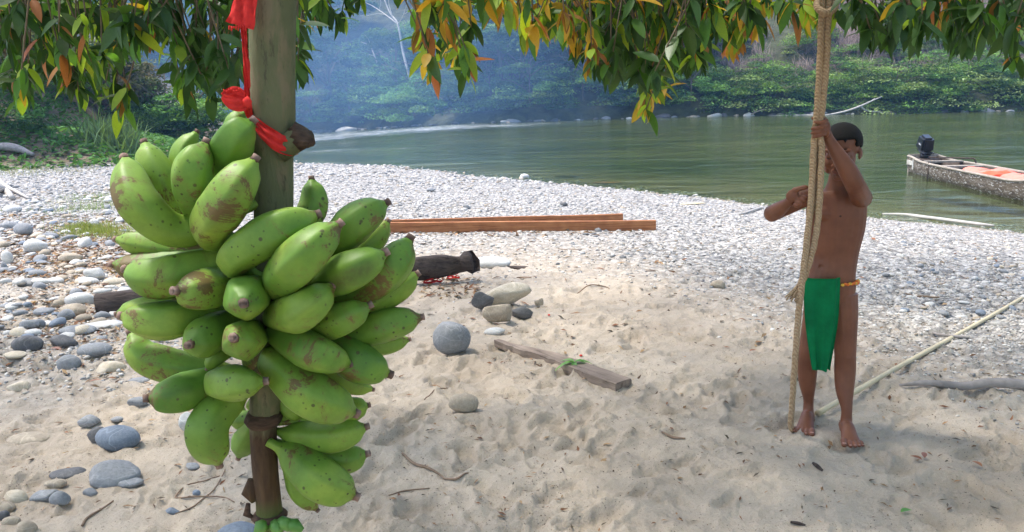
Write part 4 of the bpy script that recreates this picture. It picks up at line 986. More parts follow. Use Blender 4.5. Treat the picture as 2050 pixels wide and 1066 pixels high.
# outboard motor
BLK = simple('black_plastic', (.012, .013, .016), .28, .2, 4, 0, .001, .6); BLM = simple('dark_metal', (.03, .03, .033), .4, .3, 10, .1, .001, .5)
def wp(x, y_, z): c, s = math.cos(ang), math.sin(ang); return np.array((O[0]+x*c-y_*s, O[1]+x*s+y_*c, WATER+z))
mo = root('outboard_motor', tuple(wp(.10, 0, .36)), 'black outboard motor clamped to the stern of the dugout boat', 'motor'); WL[mo.name] = np.zeros(3)
mo.rotation_euler = (0, 0, ang); mo.scale = (.86, .86, .86)
import bmesh
def rbox(c, s, bev=.03, M=None, taper=None, seg=2):
    bm = bmesh.new(); bmesh.ops.create_cube(bm, size=1)
    for v in bm.verts: v.co = Vector((v.co.x*s[0], v.co.y*s[1], v.co.z*s[2]))
    if taper:
        for v in bm.verts:
            if v.co.z > 0: v.co.x *= taper[0]; v.co.y *= taper[1]; v.co.x += taper[2]
    bmesh.ops.bevel(bm, geom=bm.edges[:], offset=bev, segments=seg, affect='EDGES')
    V = np.array([v.co[:] for v in bm.verts]); F = [tuple(v.index for v in f.verts) for f in bm.faces]; bm.free()
    if M is not None: V = V @ np.array(M).T
    return V+np.array(c), F
tl = roty(.30)
mk('cowling', *rbox((-.02, 0, .37), (.50, .33, .40), .055, tl, (.80, .84, .03)), BLK, mo, smooth=False)
mk('cowling_base', *rbox((-.02, 0, .15), (.38, .27, .10), .03, tl), BLM, mo)
mk('emblem_plate', *box((.02, NS*.158, .34), (.14, .006, .03), tl), simple('silver_decal', (.5, .52, .55), .3, .1), mo, smooth=False)
mk('carry_handle', *tube(cr([(-.24, 0, .18), (-.36, 0, .14), (-.37, 0, .26)], 9), [.018]*9, 6), BLM, mo)
mk('clamp_bracket', *rbox((.02, 0, .03), (.16, .22, .18), .02), BLM, mo)
mk('tiller', *tube(cr([(.12, .02, .12), (.30, .05, .14), (.44, .06, .12)], 8), [.02]*8, 6), BLK, mo)
mk('leg', *rbox((-.14, 0, -.32), (.13, .07, .62), .02), BLM, mo)
# life vests heaped inside
PK = simple('coral_nylon', (.80, .22, .16), .7, .12, 20, .3, .01); OR_ = simple('orange_red_nylon', (.80, .11, .05), .7, .12, 20, .3, .01)
rn = np.random.RandomState(6)
for k, (xx, yy, m) in enumerate(((2.9, -.05, PK), (3.35, .12, PK), (3.7, -.08, OR_), (4.2, .05, PK), (4.65, -.02, PK))):
    v, f = ICO4; v = v*(1+.35*fbm(v[:, 0]*2.2+k*7, v[:, 1]*2.2+v[:, 2]*2, k+3, 4)[:, None]*2); v = v*np.array((.34, .26, .13))
    p = wp(xx, yy, .23); vest = mk('life_vest', (v @ rotz(ang+k).T)+p, f, m, org=tuple(p), label=('coral life vest nearest the motor in the heap inside the boat', 'pink life vest second in the heap inside the boat', 'bright orange red life vest in the middle of the heap inside the boat', 'coral life vest fourth in the heap inside the boat', 'coral life vest cut by the right photo edge inside the boat')[k], cat='life vest')
# ---------------------------------------------------------------- the hanging bunch of green plantains
BY = .85
BAN = m_banana(); NUBC = m_col('blossom_end_skin', .85, 150, .6, .002, .2, 0, .4); NUB = simple('dry_blossom_end', (.13, .085, .07), .9, .5, 150, .8, .003)
def m_stem():
    t = NT('banana_stalk'); v = t.co('Object', (9, 9, 2.2)); n = t.noise(v, 6, 5, .65, .3); n2 = t.noise(t.co(), 7, 4, .6)
    sz = t.n('SeparateXYZ'); t.l(t.geo().outputs['Position'], sz.inputs[0])
    c = t.ramp(n2, [(.35, (.095, .105, .048)), (.65, (.155, .155, .080))]); c = t.mix(t.ramp(n, [(.48, 0), (.62, .75)]), c, (.20, .155, .095)); c = t.mix(t.ramp(t.noise(t.co('Object', (14, 14, 3)), 9, 5, .8), [(.56, 0), (.64, .6)]), c, (.055, .045, .03))
    low = t.ramp(t.math('ADD', sz.outputs[2], t.math('MULTIPLY', n, .12)), [(.0, 1), (1, 0)]); 
    mr = t.n('MapRange'); t.l(t.math('ADD', sz.outputs[2], t.math('MULTIPLY', n, .10)), mr.inputs[0]); mr.inputs[1].default_value = 1.075; mr.inputs[2].default_value = 1.10; mr.inputs[3].default_value = 1; mr.inputs[4].default_value = 0
    c = t.mix(mr.outputs[0], c, t.ramp(n, [(.35, (.05, .028, .015)), (.7, (.12, .07, .035))]))
    mr2 = t.n('MapRange'); t.l(sz.outputs[2], mr2.inputs[0]); mr2.inputs[1].default_value = .925; mr2.inputs[2].default_value = .955; mr2.inputs[3].default_value = 1; mr2.inputs[4].default_value = 0
    c = t.mix(mr2.outputs[0], c, (.09, .13, .03))
    return t.fin(t.pr(c, .72, t.bump(n, .6, .005), .25))
STEM = m_stem(); DBR = simple('dry_bract', (.075, .045, .03), .9, .5, 60, .8, .004, stretch=(1, 1, 4))
sp_ = P(545, 500, BY); bunch = root('plantain_bunch', tuple(P(537, 1060, BY)), 'big bunch of stubby green plantains hanging upside down on its thick stalk', 'plantain bunch')
axis = [(548, -260, 46), (547, -60, 44), (546, 60, 44), (545, 160, 43), (543, 240, 45), (543, 285, 44), (546, 330, 38), (546, 430, 38), (544, 560, 36), (537, 700, 34), (532, 800, 33), (527, 850, 29), (530, 930, 27), (537, 1000, 27), (541, 1045, 30), (543, 1075, 24)]
SX = [(y, x) for x, y, r in axis]
def sax(y): return float(np.interp(y, [a for a, _ in SX], [b for _, b in SX]))
q = cr([list(P(x, y, BY))+[r*BY/FPX] for x, y, r in axis], 90)
mk('stalk', *tube(q[:, :3], q[:, 3], 20, sec=lambda k, th: 1+.03*math.sin(3*th+k*.05)+.02*math.sin(7*th+k*.11)+.02*math.sin(k*.37)), STEM, bunch)
def pp(px, py, dcm): return P(px, py, BY+dcm/100.0)
# scars and the broken nub of an old bract
v, f = tube([pp(560, 296, -1), pp(584, 286, -1), pp(602, 275, -1.2), pp(610, 268, -1.4)], [(.018, .016), (.015, .013), (.0145, .012), (.0125, .010)], 14)
mk('bract_stub', v, f, STEM, bunch)
v, f = tube([pp(596, 281, -1.2), pp(608, 272, -1.4), pp(612, 268, -1.5)], [(.0135, .013), (.016, .0145), (.012, .011)], 14, sec=lambda k, th: 1+.16*math.sin(5*th+k)+.1*math.sin(11*th))
mk('dry_edge', v, f, DBR, bunch)
for y0, rr_, hh in ((843, 32, .010), (1036, 31, .006)):
    rn = np.random.RandomState(y0); js = rn.uniform(.85, 1.25, 40)
    c = pp(sax(y0), y0, 0); v, f = tube([c+Vector((0, 0, hh*1.2)), c+Vector((0, 0, hh*.3)), c-Vector((0, 0, hh*.5))], [rr_*.93*BY/FPX, rr_*1.17*BY/FPX, rr_*.95*BY/FPX], 40, sec=lambda k, th: .94+.12*js[int(th/6.2832*40+.5) % 40])
    mk('leaf_scar_ring', v, f, DBR, bunch)
for pts, ra in ((((505, 960), (500, 990), (508, 1005)), .010), (((497, 1008), (494, 1030), (512, 1040)), .005)):
    mk('dry_bract', *tube([pp(a, b, -.5) for a, b in pts], [(ra*.5, ra*.3), (ra, ra*.5), (ra*.3, ra*.3)], 8), STEM if ra > .007 else DBR, bunch)
for a, b, c_, d_ in ((565, 1045, 580, 1062), (575, 1050, 606, 1062), (530, 1050, 512, 1068), (550, 1050, 560, 1072)):
    mk('green_bract', *tube([pp(a, b, -1.5), pp((a+c_)/2, (b+d_)/2-4, -2.2), pp(c_, d_, -2.4)], [.007, .008, .003], 8), LG, bunch)
BL = [  # tip, mid, base in the picture plane with depth in cm against the stalk; width
 ((250, 320, -3), (283, 412, -6), (375, 462, -4), 88, 400, .25, .9), ((290, 288, 1), (315, 350, 0), (375, 430, 0), 74, 400, .2, .2), ((393, 266, 3), (366, 320, 2), (400, 400, 1), 54, 400, 0, 0),
 ((411, 288, -5), (385, 352, -6), (420, 425, -2), 90, 400, .2, .6), ((504, 244, -4), (472, 278, -4.5), (455, 340, -1.5), 86, 370, .1, 0), ((490, 226, 2.5), (470, 250, 2), (470, 310, 1), 44, 330, 0, 0),
 ((509, 322, -7), (455, 402, -8.5), (424, 468, -5), 96, 500, .15, .7), ((632, 431, -6), (538, 470, -8), (470, 524, -6), 92, 560, .1, .2), ((624, 360, 3), (628, 415, 2.5), (596, 475, 1), 62, 540, .0, 0),
 ((677, 451, -8.5), (606, 516, -10), (556, 568, -6), 98, 590, .15, .8), ((771, 408, -2), (714, 446, -3.5), (655, 500, -1.5), 84, 560, .35, .1), ((776, 444, 1.5), (745, 485, 1), (690, 530, 0), 56, 570, 0, 0),
 ((769, 508, -5), (710, 540, -6), (635, 570, -3), 88, 590, .1, 1.0), ((819, 480, -1.5), (782, 535, -2.5), (705, 585, -1), 88, 600, .0, .0), ((834, 550, 1), (788, 580, .5), (715, 610, 0), 66, 620, 0, 0),
 ((841, 636, 0), (775, 650, -1), (700, 672, -.5), 74, 700, .0, 0), ((818, 680, 1.5), (768, 692, 1), (700, 695, 0), 46, 700, .1, .1),
 ((234, 480, 1), (300, 491, 1), (400, 505, 1), 58, 520, .5, 0), ((228, 530, 0), (290, 535, 0), (430, 515, 1), 72, 520, .3, 0), ((256, 541, -4), (318, 556, -5), (430, 530, -2), 92, 530, .4, .2),
 ((354, 583, -9), (396, 583, -7), (462, 572, -3), 92, 580, .5, .4), ((488, 607, -12), (493, 596, -8), (500, 588, -3), 98, 590, .5, .1), ((664, 574, -7), (606, 622, -9), (556, 632, -4), 88, 640, .3, .5),
 ((738, 613, -5), (688, 637, -5.5), (615, 655, -2), 78, 660, .2, .2), ((247, 633, -5), (320, 644, -5.5), (420, 632, -2), 86, 640, .5, .1), ((236, 628, -.5), (290, 618, -.5), (390, 615, 0), 52, 620, .8, 0),
 ((381, 690, -9), (404, 680, -7), (455, 650, -3), 88, 650, .4, 0), ((468, 677, -12), (486, 682, -8.5), (505, 672, -3), 90, 680, .3, .1), ((698, 729, -5), (628, 706, -7), (560, 668, -3), 84, 650, .2, .2),
 ((776, 748, -2), (720, 728, -3), (650, 690, -1), 92, 690, .3, .1), ((745, 780, 1), (700, 770, .5), (630, 730, 0), 46, 730, 0, 0), ((708, 826, -4), (622, 790, -6), (552, 722, -3), 104, 700, .3, .5),
 ((262, 668, 1), (300, 718, .5), (415, 742, .5), 78, 745, .1, .1), ((297, 798, -6), (345, 792, -5), (430, 765, -2), 86, 755, .9, .6), ((528, 764, -8), (480, 768, -8), (440, 766, -3), 84, 760, .3, .2),
 ((437, 927, -4), (414, 858, -5), (466, 796, -2), 92, 770, .25, 0), ((478, 915, 2), (488, 890, 2), (510, 850, 1), 58, 800, 0, .1), ((735, 812, 1.5), (712, 818, 1), (655, 835, 1), 58, 850, .3, 0),
 ((731, 856, 0), (672, 874, -.5), (600, 872, 0), 76, 860, .3, .5), ((733, 909, 1), (690, 918, 1), (622, 902, .5), 70, 880, .2, .1), ((709, 992, -3), (642, 962, -3.5), (590, 915, -1.5), 98, 885, .4, .5),
 ((634, 1020, 0), (602, 985, 0), (580, 925, 0), 54, 885, 0, .1), ((415, 738, -3), (432, 718, -3), (470, 700, -1), 36, 700, .1, .4), ((600, 690, 3), (600, 650, 2), (560, 600, 1), 70, 600, 0, 0), ((604, 838, 1), (585, 820, 1), (560, 780, 1), 50, 790, .2, 0), ((640, 850, 2.5), (612, 840, 2.5), (570, 830, 1.5), 40, 830, .1, 0), ((500, 742, 0), (515, 715, -.5), (535, 690, 0), 56, 690, .2, 0), ((560, 742, 1), (555, 712, 0), (550, 680, 0), 60, 680, 0, 0), ((520, 790, 1), (512, 812, 1.5), (530, 780, 1), 40, 770, 0, 0),
 ((420, 640, 4), (430, 600, 3), (500, 560, 2), 70, 560, 0, 0), ((640, 620, 4), (620, 560, 3), (560, 540, 2), 70, 560, 0, 0), ((470, 800, 3), (480, 840, 2), (520, 830, 1), 44, 800, 0, 0)]
for bi, (T, Mi, B, wd_, sy, tipb, br) in enumerate(BL):
    S = pp(sax(sy)+(8 if B[0] > sax(sy) else -8), sy, 1.0 if B[2] > -1 else -1.0)
    t_, m_, b_ = pp(*T), pp(*Mi), pp(*B)
    pts = cr([S, b_, m_, t_], 34); rp = wd_/2*(BY+Mi[2]/100)/FPX*1.03
    # radius along the fruit: thin pedicel, full body, blunt nose
    d = np.concatenate([[0], np.cumsum(np.linalg.norm(np.diff(pts, axis=0), axis=1))]); i1 = 11; rad = []
    for k in range(34):
        if k < i1: tt_ = k/i1; r = rp*(.22+.58*sst(.25, 1.05, tt_))
        else:
            tt_ = (d[k]-d[i1])/(d[-1]-d[i1]); r = rp*(.80+.20*math.sin(math.pi*min(1, tt_*1.55)*.5) if tt_ < .42 else 1.0)
            if tt_ > .42: uu = (tt_-.42)/.58; r = rp*(1-.60*uu**2.6-.17*sst(.78, .97, uu))
        rad.append(r)
    rs = np.random.RandomState(bi); ph = rs.uniform(0, 6.28); sd_ = rs.uniform(.045, .085)
    n = 30
    nr = 5; bl_ = rs.uniform(.5, .72)
    def sec(k, th):
        a5 = ((th+ph) % (2*math.pi/nr))-math.pi/nr; pg = math.cos(math.pi/nr)/math.cos(a5)
        return (1-bl_)*.97+bl_*min(pg, .97)*1.03
    up = np.array((0, -1, .2)); V, F = tube(pts, rad, n, sec=sec)
    C = []
    for k in range(34):
        for j in range(n):
            th = 2*math.pi*j/n; C.append((max(0, abs(((th+ph) % (2*math.pi/nr))/(math.pi/nr)-1)-.80)*5, (tipb*.9*sst(27, 33, k)+.9*br*max(0, math.exp(-((th-2.2-ph*.3) % 6.28-.9)**2*3)*sst(14, 20, k)*sst(31, 25, k))-.28)*.9 if True else 0, 0))
    C = np.clip(np.array(C), 0, 1)
    o = mk('plantain', V, F, BAN, bunch, col=C)
    dr = (pts[-1]-pts[-3]); dr /= np.linalg.norm(dr); e = rad[-1]; jn = rs.uniform(.75, 1.25, 9)
    bv, bf = tube([pts[-1]-dr*.0012, pts[-1]+dr*e*.5, pts[-1]+dr*e*1.05, pts[-1]+dr*e*1.0, pts[-1]+dr*e*.75], [e*1.03, e*.80, e*.86, e*.48, e*.25], 9, sec=lambda k, th: .35*jn[int(th/6.2832*9+.5) % 9]+.65)
    kc = rs.uniform(.6, 1.2); mk('blossom_end', bv, bf, NUBC, o, col=np.repeat(np.array([(.13, .085, .06), (.20, .13, .105), (.30, .21, .17), (.035, .02, .018), (.015, .01, .01)])*kc, 9, axis=0))
# red cloth strip tied round the stalk
def ribbon(pts, wid, thick=.0018, nrm=None, n=40, fr=0, amp=1):
    q = cr([list(p)+[w_] for p, w_ in zip(pts, wid)], n); V = []
    T = np.gradient(q[:, :3], axis=0)
    for k in range(n):
        t_ = T[k]/np.linalg.norm(T[k]); view = np.array((0, -1, 0.0)) if nrm is None else np.array(nrm(q[k]))
        s = np.cross(t_, view); s /= np.linalg.norm(s)+1e-9; nn = np.cross(s, t_)
        for j in range(9):
            a = -1+j/4; V.append(q[k, :3]+s*a*q[k, 3]/2+nn*amp*(.0022*math.sin(a*7+k*.25)+.0012*math.sin(a*13+k*.6)))
    F = [(k*9+j, k*9+j+1, k*9+10+j, k*9+9+j) for k in range(n-1) for j in range(8)]
    V = np.array(V); m = len(V); V2 = V+np.array((0, .0016, 0)); F += [tuple(i+m for i in f[::-1]) for f in F]
    return np.concatenate([V, V2]), F
rib = root('red_cloth_strip', tuple(pp(545, 300, -3)), 'red cloth strip knotted around the stalk above the plantains', 'cloth')
u_ = BY/FPX
mk('tail', *ribbon([pp(498, -40, -2.9), pp(492, 0, -3.2), pp(486, 25, -3.6), pp(479, 52, -3.8)], [40*u_, 42*u_, 46*u_, 50*u_], n=24), RED, rib)
mk('strand', *ribbon([pp(488, 40, -3.2), pp(490, 90, -3.1), pp(492, 130, -3.1), pp(495, 170, -3.1), pp(494, 198, -3.4)], [12*u_, 10*u_, 11*u_, 10*u_, 12*u_]), RED, rib)
mk('bow', *ribbon([pp(496, 214, -3.5), pp(478, 212, -4.0), pp(462, 205, -4.1), pp(445, 193, -4.0)], [12*u_, 22*u_, 24*u_, 9*u_], amp=.35), RED, rib)
mk('bow', *ribbon([pp(445, 192, -4.0), pp(458, 186, -3.7), pp(474, 186, -3.3), pp(496, 200, -3.3)], [9*u_, 16*u_, 22*u_, 12*u_], amp=.35), RED, rib)
mk('bow_fringe', *join([tube([pp(450+5*k, 184+2*math.sin(k*2), -3.9), pp(447+5*k, 179+3*math.sin(k*1.7), -3.9)], [.0011, .0004], 5) for k in range(7)]), RED, rib)
v, f = rock_mesh(901, 3, .3, .25); mk('knot', v*np.array((.0050, .0045, .0065))+np.array(pp(496, 207, -3.5)), f, RED, rib)
axp = np.array(pp(543, 280, 0))
mk('band', *ribbon([pp(495, 208, -2.6), pp(505, 236, -2.1), pp(522, 257, -2.75), pp(540, 273, -3.1), pp(558, 286, -2.9), pp(575, 293, -2.2), pp(587, 293, -.8), pp(588, 288, 1.2), pp(565, 270, 2.6)], [14*u_, 18*u_, 24*u_, 30*u_, 34*u_, 36*u_, 36*u_, 34*u_, 30*u_], nrm=lambda q: -np.array((axp[0]-q[0], axp[1]-q[1], 0))), RED, rib)
mk('fringe', *join([tube([pp(460+4.6*k, 52+2*math.sin(k), -3.8), pp(458+4.8*k, 60+3*math.sin(k*2.1), -3.9)], [.0013, .0005], 5) for k in range(9)]), RED, rib)

# ---------------------------------------------------------------- the boy
SKIN = NT('skin'); tt = SKIN; nn_ = tt.noise(tt.co(), 9, 4); c_ = tt.ramp(nn_, [(.3, (.150, .053, .027)), (.7, (.225, .085, .043))])
SKIN = tt.fin(tt.pr(c_, .5, tt.bump(tt.noise(tt.co(), 220, 3), .12, .001), .38, Subsurface_Weight=.08, Subsurface_Scale=.02))
HAIR = simple('black_hair', (.006, .005, .0045), .85, .4, 260, .8, .004, stretch=(1, 1, .4)); GRN = simple('green_cotton', (.004, .155, .052), .85, .3, 9, .2, .003, .12)
gl = on(1702, 872); gr = on(1617, 846)
YL, YR = gl.y, gr.y
zl, zr = gl.z, gr.z
BYp = (YL+YR)/2+.01
def B_(px, py, dy=0): return np.array(P(px, py, BYp+dy))
m1 = BYp/FPX
fw = np.array((-.34, -.94, 0)); rv = np.array((.94, -.34, 0))
parts = []
def limb(pts, n=16, m=24, up=None, e=1):
    q = cr([list(p)+[a, b] for p, a, b in pts], m); parts.append(tube(q[:, :3], [(a, b) for a, b in q[:, 3:5]], n, up=up))
tors = [(1661, 612, .070, .062), (1661, 592, .100, .076), (1662, 568, .105, .076), (1666, 545, .096, .077), (1671, 515, .094, .074), (1672, 480, .109, .078), (1674, 450, .118, .082), (1674, 422, .122, .081), (1674, 398, .116, .072), (1677, 382, .078, .056), (1676, 370, .042, .044), (1680, 350, .040, .042)]
limb([(B_(x, y), a, b) for x, y, a, b in tors], 24, 44, up=rv)
# shoulders, chest, belly
for x, y, dy, r in ((1722, 396, -.03, (.050, .05, .046)), (1624, 396, .02, (.044, .044, .042)), (1655, 428, -.038, (.048, .030, .040)), (1700, 428, -.055, (.050, .032, .042)), (1655, 578, .045, (.09, .055, .07))):
    parts.append(ell(B_(x, y, dy), r))
# legs
kL = B_(1692, 712, -.035); kR = B_(1619, 706, .03)
aL = np.array(P(1694, 845, YL)); aR = np.array(P(1618, 822, YR)); aL[2] = zl+.065; aR[2] = zr+.065
limb([(B_(1684, 590, -.01), .068, .07), (B_(1688, 630, -.02), .061, .064), (B_(1691, 675, -.03), .050, .053), (kL, .045, .046), ((kL*.75+aL*.25)+np.array((.004, .015, 0)), .045, .048), (kL*.45+aL*.55+np.array((0, .012, 0)), .038, .041), (aL+np.array((0, .004, .05)), .023, .027), (aL, .024, .028), (aL-np.array((0, .008, .05)), .028, .034)], 18, 34, up=(1, 0, 0))
limb([(B_(1640, 590, .02), .064, .068), (B_(1634, 630, .025), .055, .060), (B_(1625, 675, .03), .048, .052), (kR, .044, .046), ((kR*.75+aR*.25)+np.array((0, .015, 0)), .044, .048), (kR*.45+aR*.55+np.array((0, .012, 0)), .037, .040), (aR+np.array((0, .004, .05)), .023, .026), (aR, .023, .028), (aR-np.array((0, .008, .05)), .028, .034)], 18, 34, up=(1, 0, 0))
parts.append(ell(kL+np.array((0, -.030, .004)), (.026, .018, .03))); parts.append(ell(kR+np.array((0, -.028, .004)), (.025, .018, .03)))
def foot(a, z, yaw, sg):
    d = np.array((math.sin(yaw), -math.cos(yaw), 0)); s = np.array((math.cos(yaw), math.sin(yaw), 0)); a0 = np.array((a[0], a[1], z))
    limb([(a0-d*.040+np.array((0, 0, .026)), .022, .022), (a0-d*.015+np.array((0, 0, .030)), .029, .028), (a0+d*.035+np.array((0, 0, .036)), .030, .034), (a0+d*.075+np.array((0, 0, .024)), .034, .024), (a0+d*.110+np.array((0, 0, .016)), .038, .017), (a0+d*.125+np.array((0, 0, .013)), .036, .013)], 14, 18, up=s)
    # five toes, the big one towards the other foot
    T = []
    for k, (off, ln, r) in enumerate(((-.031, .036, .0125), (-.0095, .038, .0090), (.0085, .033, .0083), (.0245, .026, .0078), (.0385, .018, .0072))):
        b = a0+d*.118+s*off*sg+np.array((0, 0, .014)); e = a0+d*(.128+ln)+s*off*sg*1.12+np.array((0, 0, r+.001)); parts.append(tube(cr([b, (b+e)/2+np.array((0, 0, .004)), e], 7), [r, r*1.02, r*1.02, r, r*1.0, r*.95, r*.6], 9)); parts.append(ell(e-d*.002, (r*1.0, r*1.0, r*.9)))
        T.append((e+d*r*.15+np.array((0, 0, r*.72)), r, d, s))
    return T
toes = foot(aL, zl+.004, -.22, 1)+foot(aR, zr+.004, -.46, -1)
# his left arm raised to the rope, elbow towards the camera
HL = B_(1646, 256, -.21)                          # palm centre of the gripping hand
sL = B_(1722, 396, -.04); eL = B_(1712, 366, -.235); wL = B_(1660, 281, -.205)
limb([(B_(1712, 402, -.01), .045, .045), (sL, .044, .046), ((sL+eL)/2+np.array((.006, 0, -.01)), .040, .042), (eL+np.array((.002, .012, -.004)), .038, .038), (eL*.72+wL*.28, .037, .036), (eL*.35+wL*.65, .029, .028), (wL, .021, .022), (wL*.45+HL*.55, .024, .019)], 16, 36)
# his right arm, elbow out to the side, fist in front of the shoulder
sR = B_(1617, 394, .01); eR = B_(1548, 428, -.01); wR = B_(1577, 407, -.155); HR = B_(1592, 396, -.20)
limb([(B_(1632, 400, .01), .044, .044), (sR, .040, .042), ((sR+eR)/2, .034, .036), (eR+np.array((0, .01, 0)), .034, .036), (eR*.75+wR*.25, .034, .035), (eR*.3+wR*.7, .026, .026), (wR, .020, .021), (wR*.4+HR*.6, .024, .019)], 16, 36)
# gripping hand: palm on the right of the rope, fingers wrapped round its front and left
RPX = B_(1638, 256, -.225)
parts.append(ell(RPX+np.array((.030, .002, -.006)), (.017, .030, .037))); parts.append(ell(RPX+np.array((.022, .020, -.008)), (.018, .018, .032)))
for k, (dz, rad_, sp2) in enumerate(((.0275, .0074, 3.5), (.0105, .0077, 3.9), (-.0062, .0075, 3.9), (-.0222, .0067, 3.6))):
    c0 = RPX+np.array((0, 0, dz)); pts = []
    for q in np.linspace(.25, sp2, 9):
        a_ = -q+.9; rx = .030 if q < 1.0 else .0285
        pts.append(c0+np.array((math.cos(a_)*rx, math.sin(a_)*rx, -.006*q+.008+ (.010*max(0, q-2.6) if k == 0 else 0))))
    parts.append(tube(pts, [rad_*1.15, rad_*1.1, rad_*1.02, rad_*1.08, rad_, rad_*.95, rad_*.98, rad_*.92, rad_*.7], 10))
th = [RPX+np.array(a) for a in ((.034, .016, .010), (.022, .034, .026), (.000, .034, .034), (-.016, .028, .036))]
parts.append(tube(cr(th, 9), [.012, .011, .0105, .010, .0098, .0095, .0088, .008, .006], 10))
# the other hand: loosely closed, knuckles to the camera, thumb pointing up to the rope
ux = np.array((.80, -.18, -.55)); ux /= np.linalg.norm(ux); uy = np.array((.55, -.10, .83)); uy = uy-ux*uy.dot(ux); uy /= np.linalg.norm(uy); uz = np.cross(ux, uy)
if uz[1] > 0: uz = -uz
Mh = np.stack([ux, uy, uz], 1)
hl = lambda x, y, z: HR+Mh @ np.array((x, y, z))
parts.append(ell(hl(-.012, .0, -.004), (.026, .029, .014), Mh))
for k, (yy, r_, l_) in enumerate(((.0255, .0070, 1.0), (.0090, .0073, 1.08), (-.0080, .0070, 1.02), (-.0240, .0063, .86))):
    pts = [hl(.010, yy, .004), hl(.024*l_, yy, .012), hl(.036*l_, yy*1.03, .006), hl(.039*l_, yy*1.0, -.010), hl(.028*l_, yy*.97, -.022), hl(.014*l_, yy*.95, -.021)]
    parts.append(tube(cr(pts, 14), np.linspace(r_*1.12, r_*.78, 14), 10))
pts = [hl(-.022, .018, -.002), hl(-.010, .036, .004), hl(.002, .050, .006), hl(.014, .062, .004)]
parts.append(tube(cr(pts, 12), [.0125, .012, .0115, .011, .0105, .0102, .0104, .0104, .010, .0095, .0085, .0055], 10))
# head: built facing +Y, then turned and lowered onto the neck
hp = []
def h_(c, r, sub=3): hp.append(ell(c, r, None, sub))
h_((0, -.010, .045), (.070, .086, .073)); h_((0, .022, -.012), (.056, .060, .072)); h_((0, .030, -.045), (.046, .046, .040)); h_((0, .058, -.080), (.021, .017, .016))
for s in (-1, 1):
    h_((s*.034, .048, -.022), (.026, .028, .028)); h_((s*.027, .068, .026), (.024, .013, .010)); h_((s*.029, .0665, .004), (.0155, .0125, .0105)); h_((s*.011, .092, -.030), (.0085, .009, .007))
    h_((s*.040, .022, -.052), (.020, .035, .022))
    hp.append(ell((s*.0680, -.008, .002), (.0065, .014, .021), rotz(s*.25), 3)); hp.append(ell((s*.066, -.002, -.012), (.006, .010, .011), None, 2))
hp.append(tube(cr([(0, .076, .018), (0, .086, -.004), (0, .097, -.022), (0, .094, -.031)], 8), [(.008, .008), (.0085, .009), (.009, .009), (.010, .010), (.011, .011), (.012, .011), (.012, .009), (.009, .006)], 12))
hp.append(ell((0, .0875, -.0495), (.0205, .0085, .0050), None, 3)); hp.append(ell((0, .0850, -.0585), (.0180, .0085, .0058), None, 3)); h_((0, .078, -.054), (.024, .010, .014))
Rh = rotz(math.pi+.50+.10) @ rotx(-.38)
Mhd = (rotz(math.pi-.60) @ rotx(-.10) @ roty(.03)); hc = B_(1685, 309, -.045); HSc = 1.05
hx = lambda v: (np.asarray(v) @ Mhd.T)*HSc+hc
for v, f in hp: parts.append((hx(v), f))
limb([(B_(1677, 385, .0), .042, .044), (B_(1679, 365, -.008), .038, .040), (B_(1682, 340, -.02), .038, .042)], 16, 10, up=(1, 0, 0))
# one continuous skin
V, F = join(parts)
me = bpy.data.meshes.new('tmp'); me.from_pydata([tuple(a) for a in V], [], F); me.update(); ob = bpy.data.objects.new('tmp', me); COL.objects.link(ob)
md = ob.modifiers.new('r', 'REMESH'); md.mode = 'VOXEL'; md.voxel_size = .0031; md2 = ob.modifiers.new('s', 'SMOOTH'); md2.factor = .5; md2.iterations = 3
dg = bpy.context.evaluated_depsgraph_get(); ev = ob.evaluated_get(dg); m3 = bpy.data.meshes.new_from_object(ev)
Vb = np.empty(len(m3.vertices)*3); m3.vertices.foreach_get('co', Vb); Vb = Vb.reshape(-1, 3); Fb = [tuple(p.vertices) for p in m3.polygons]
bpy.data.objects.remove(ob)
boy = root('person', ((aL[0]+aR[0])/2, (YL+YR)/2, zl), 'barefoot shirtless child in a green loincloth gripping the hanging rope', 'person')
def dent(c, r, dp, dirv=(0, 1, 0)):
    global Vb
    q = np.linalg.norm(Vb-c, axis=1); m = q < r*3; Vb[m] += np.array(dirv)*(dp*np.exp(-(q[m]/r)**2))[:, None]
def front(px, py):
    """foremost skin point along the line of sight through this pixel"""
    d = np.array(ray(px, py)); d /= np.linalg.norm(d); o = np.array((0, 0, CAMZ)); q = Vb-o; t_ = q @ d; e = np.linalg.norm(q-np.outer(t_, d), axis=1); m = np.where(e < .006)[0]
    return Vb[m[np.argmin(t_[m])]] if len(m) else o+d*3
for y_ in range(440, 530, 10): dent(front(1650-(y_-440)*.08, y_), .011, .0016)
for x_, y_ in ((1632, 462), (1636, 478), (1708, 470), (1704, 486), (1712, 455)): dent(front(x_, y_), .014, .0018)
nv = front(1641, 536); dent(nv, .0075, .011)
mk('body', Vb, Fb, SKIN, boy)
DSK = simple('dark_skin', (.07, .028, .02), .55, .15, 60, .1, .001)
nip = front(1686, 434); mk('nipple', *ell(nip+np.array((0, .0015, 0)), (.0065, .003, .0055), None, 2), DSK, boy)
nip = front(1648, 434)
LIPM = simple('lips', (.17, .055, .045), .45, .15, 60, .1, .001)
mk('lips', *join([(hx(ell((0, .0895, -.0500), (.0165, .0072, .0036))[0]), ICO2[1]), (hx(ell((0, .0880, -.0580), (.0145, .0070, .0042))[0]), ICO2[1])]), LIPM, boy)
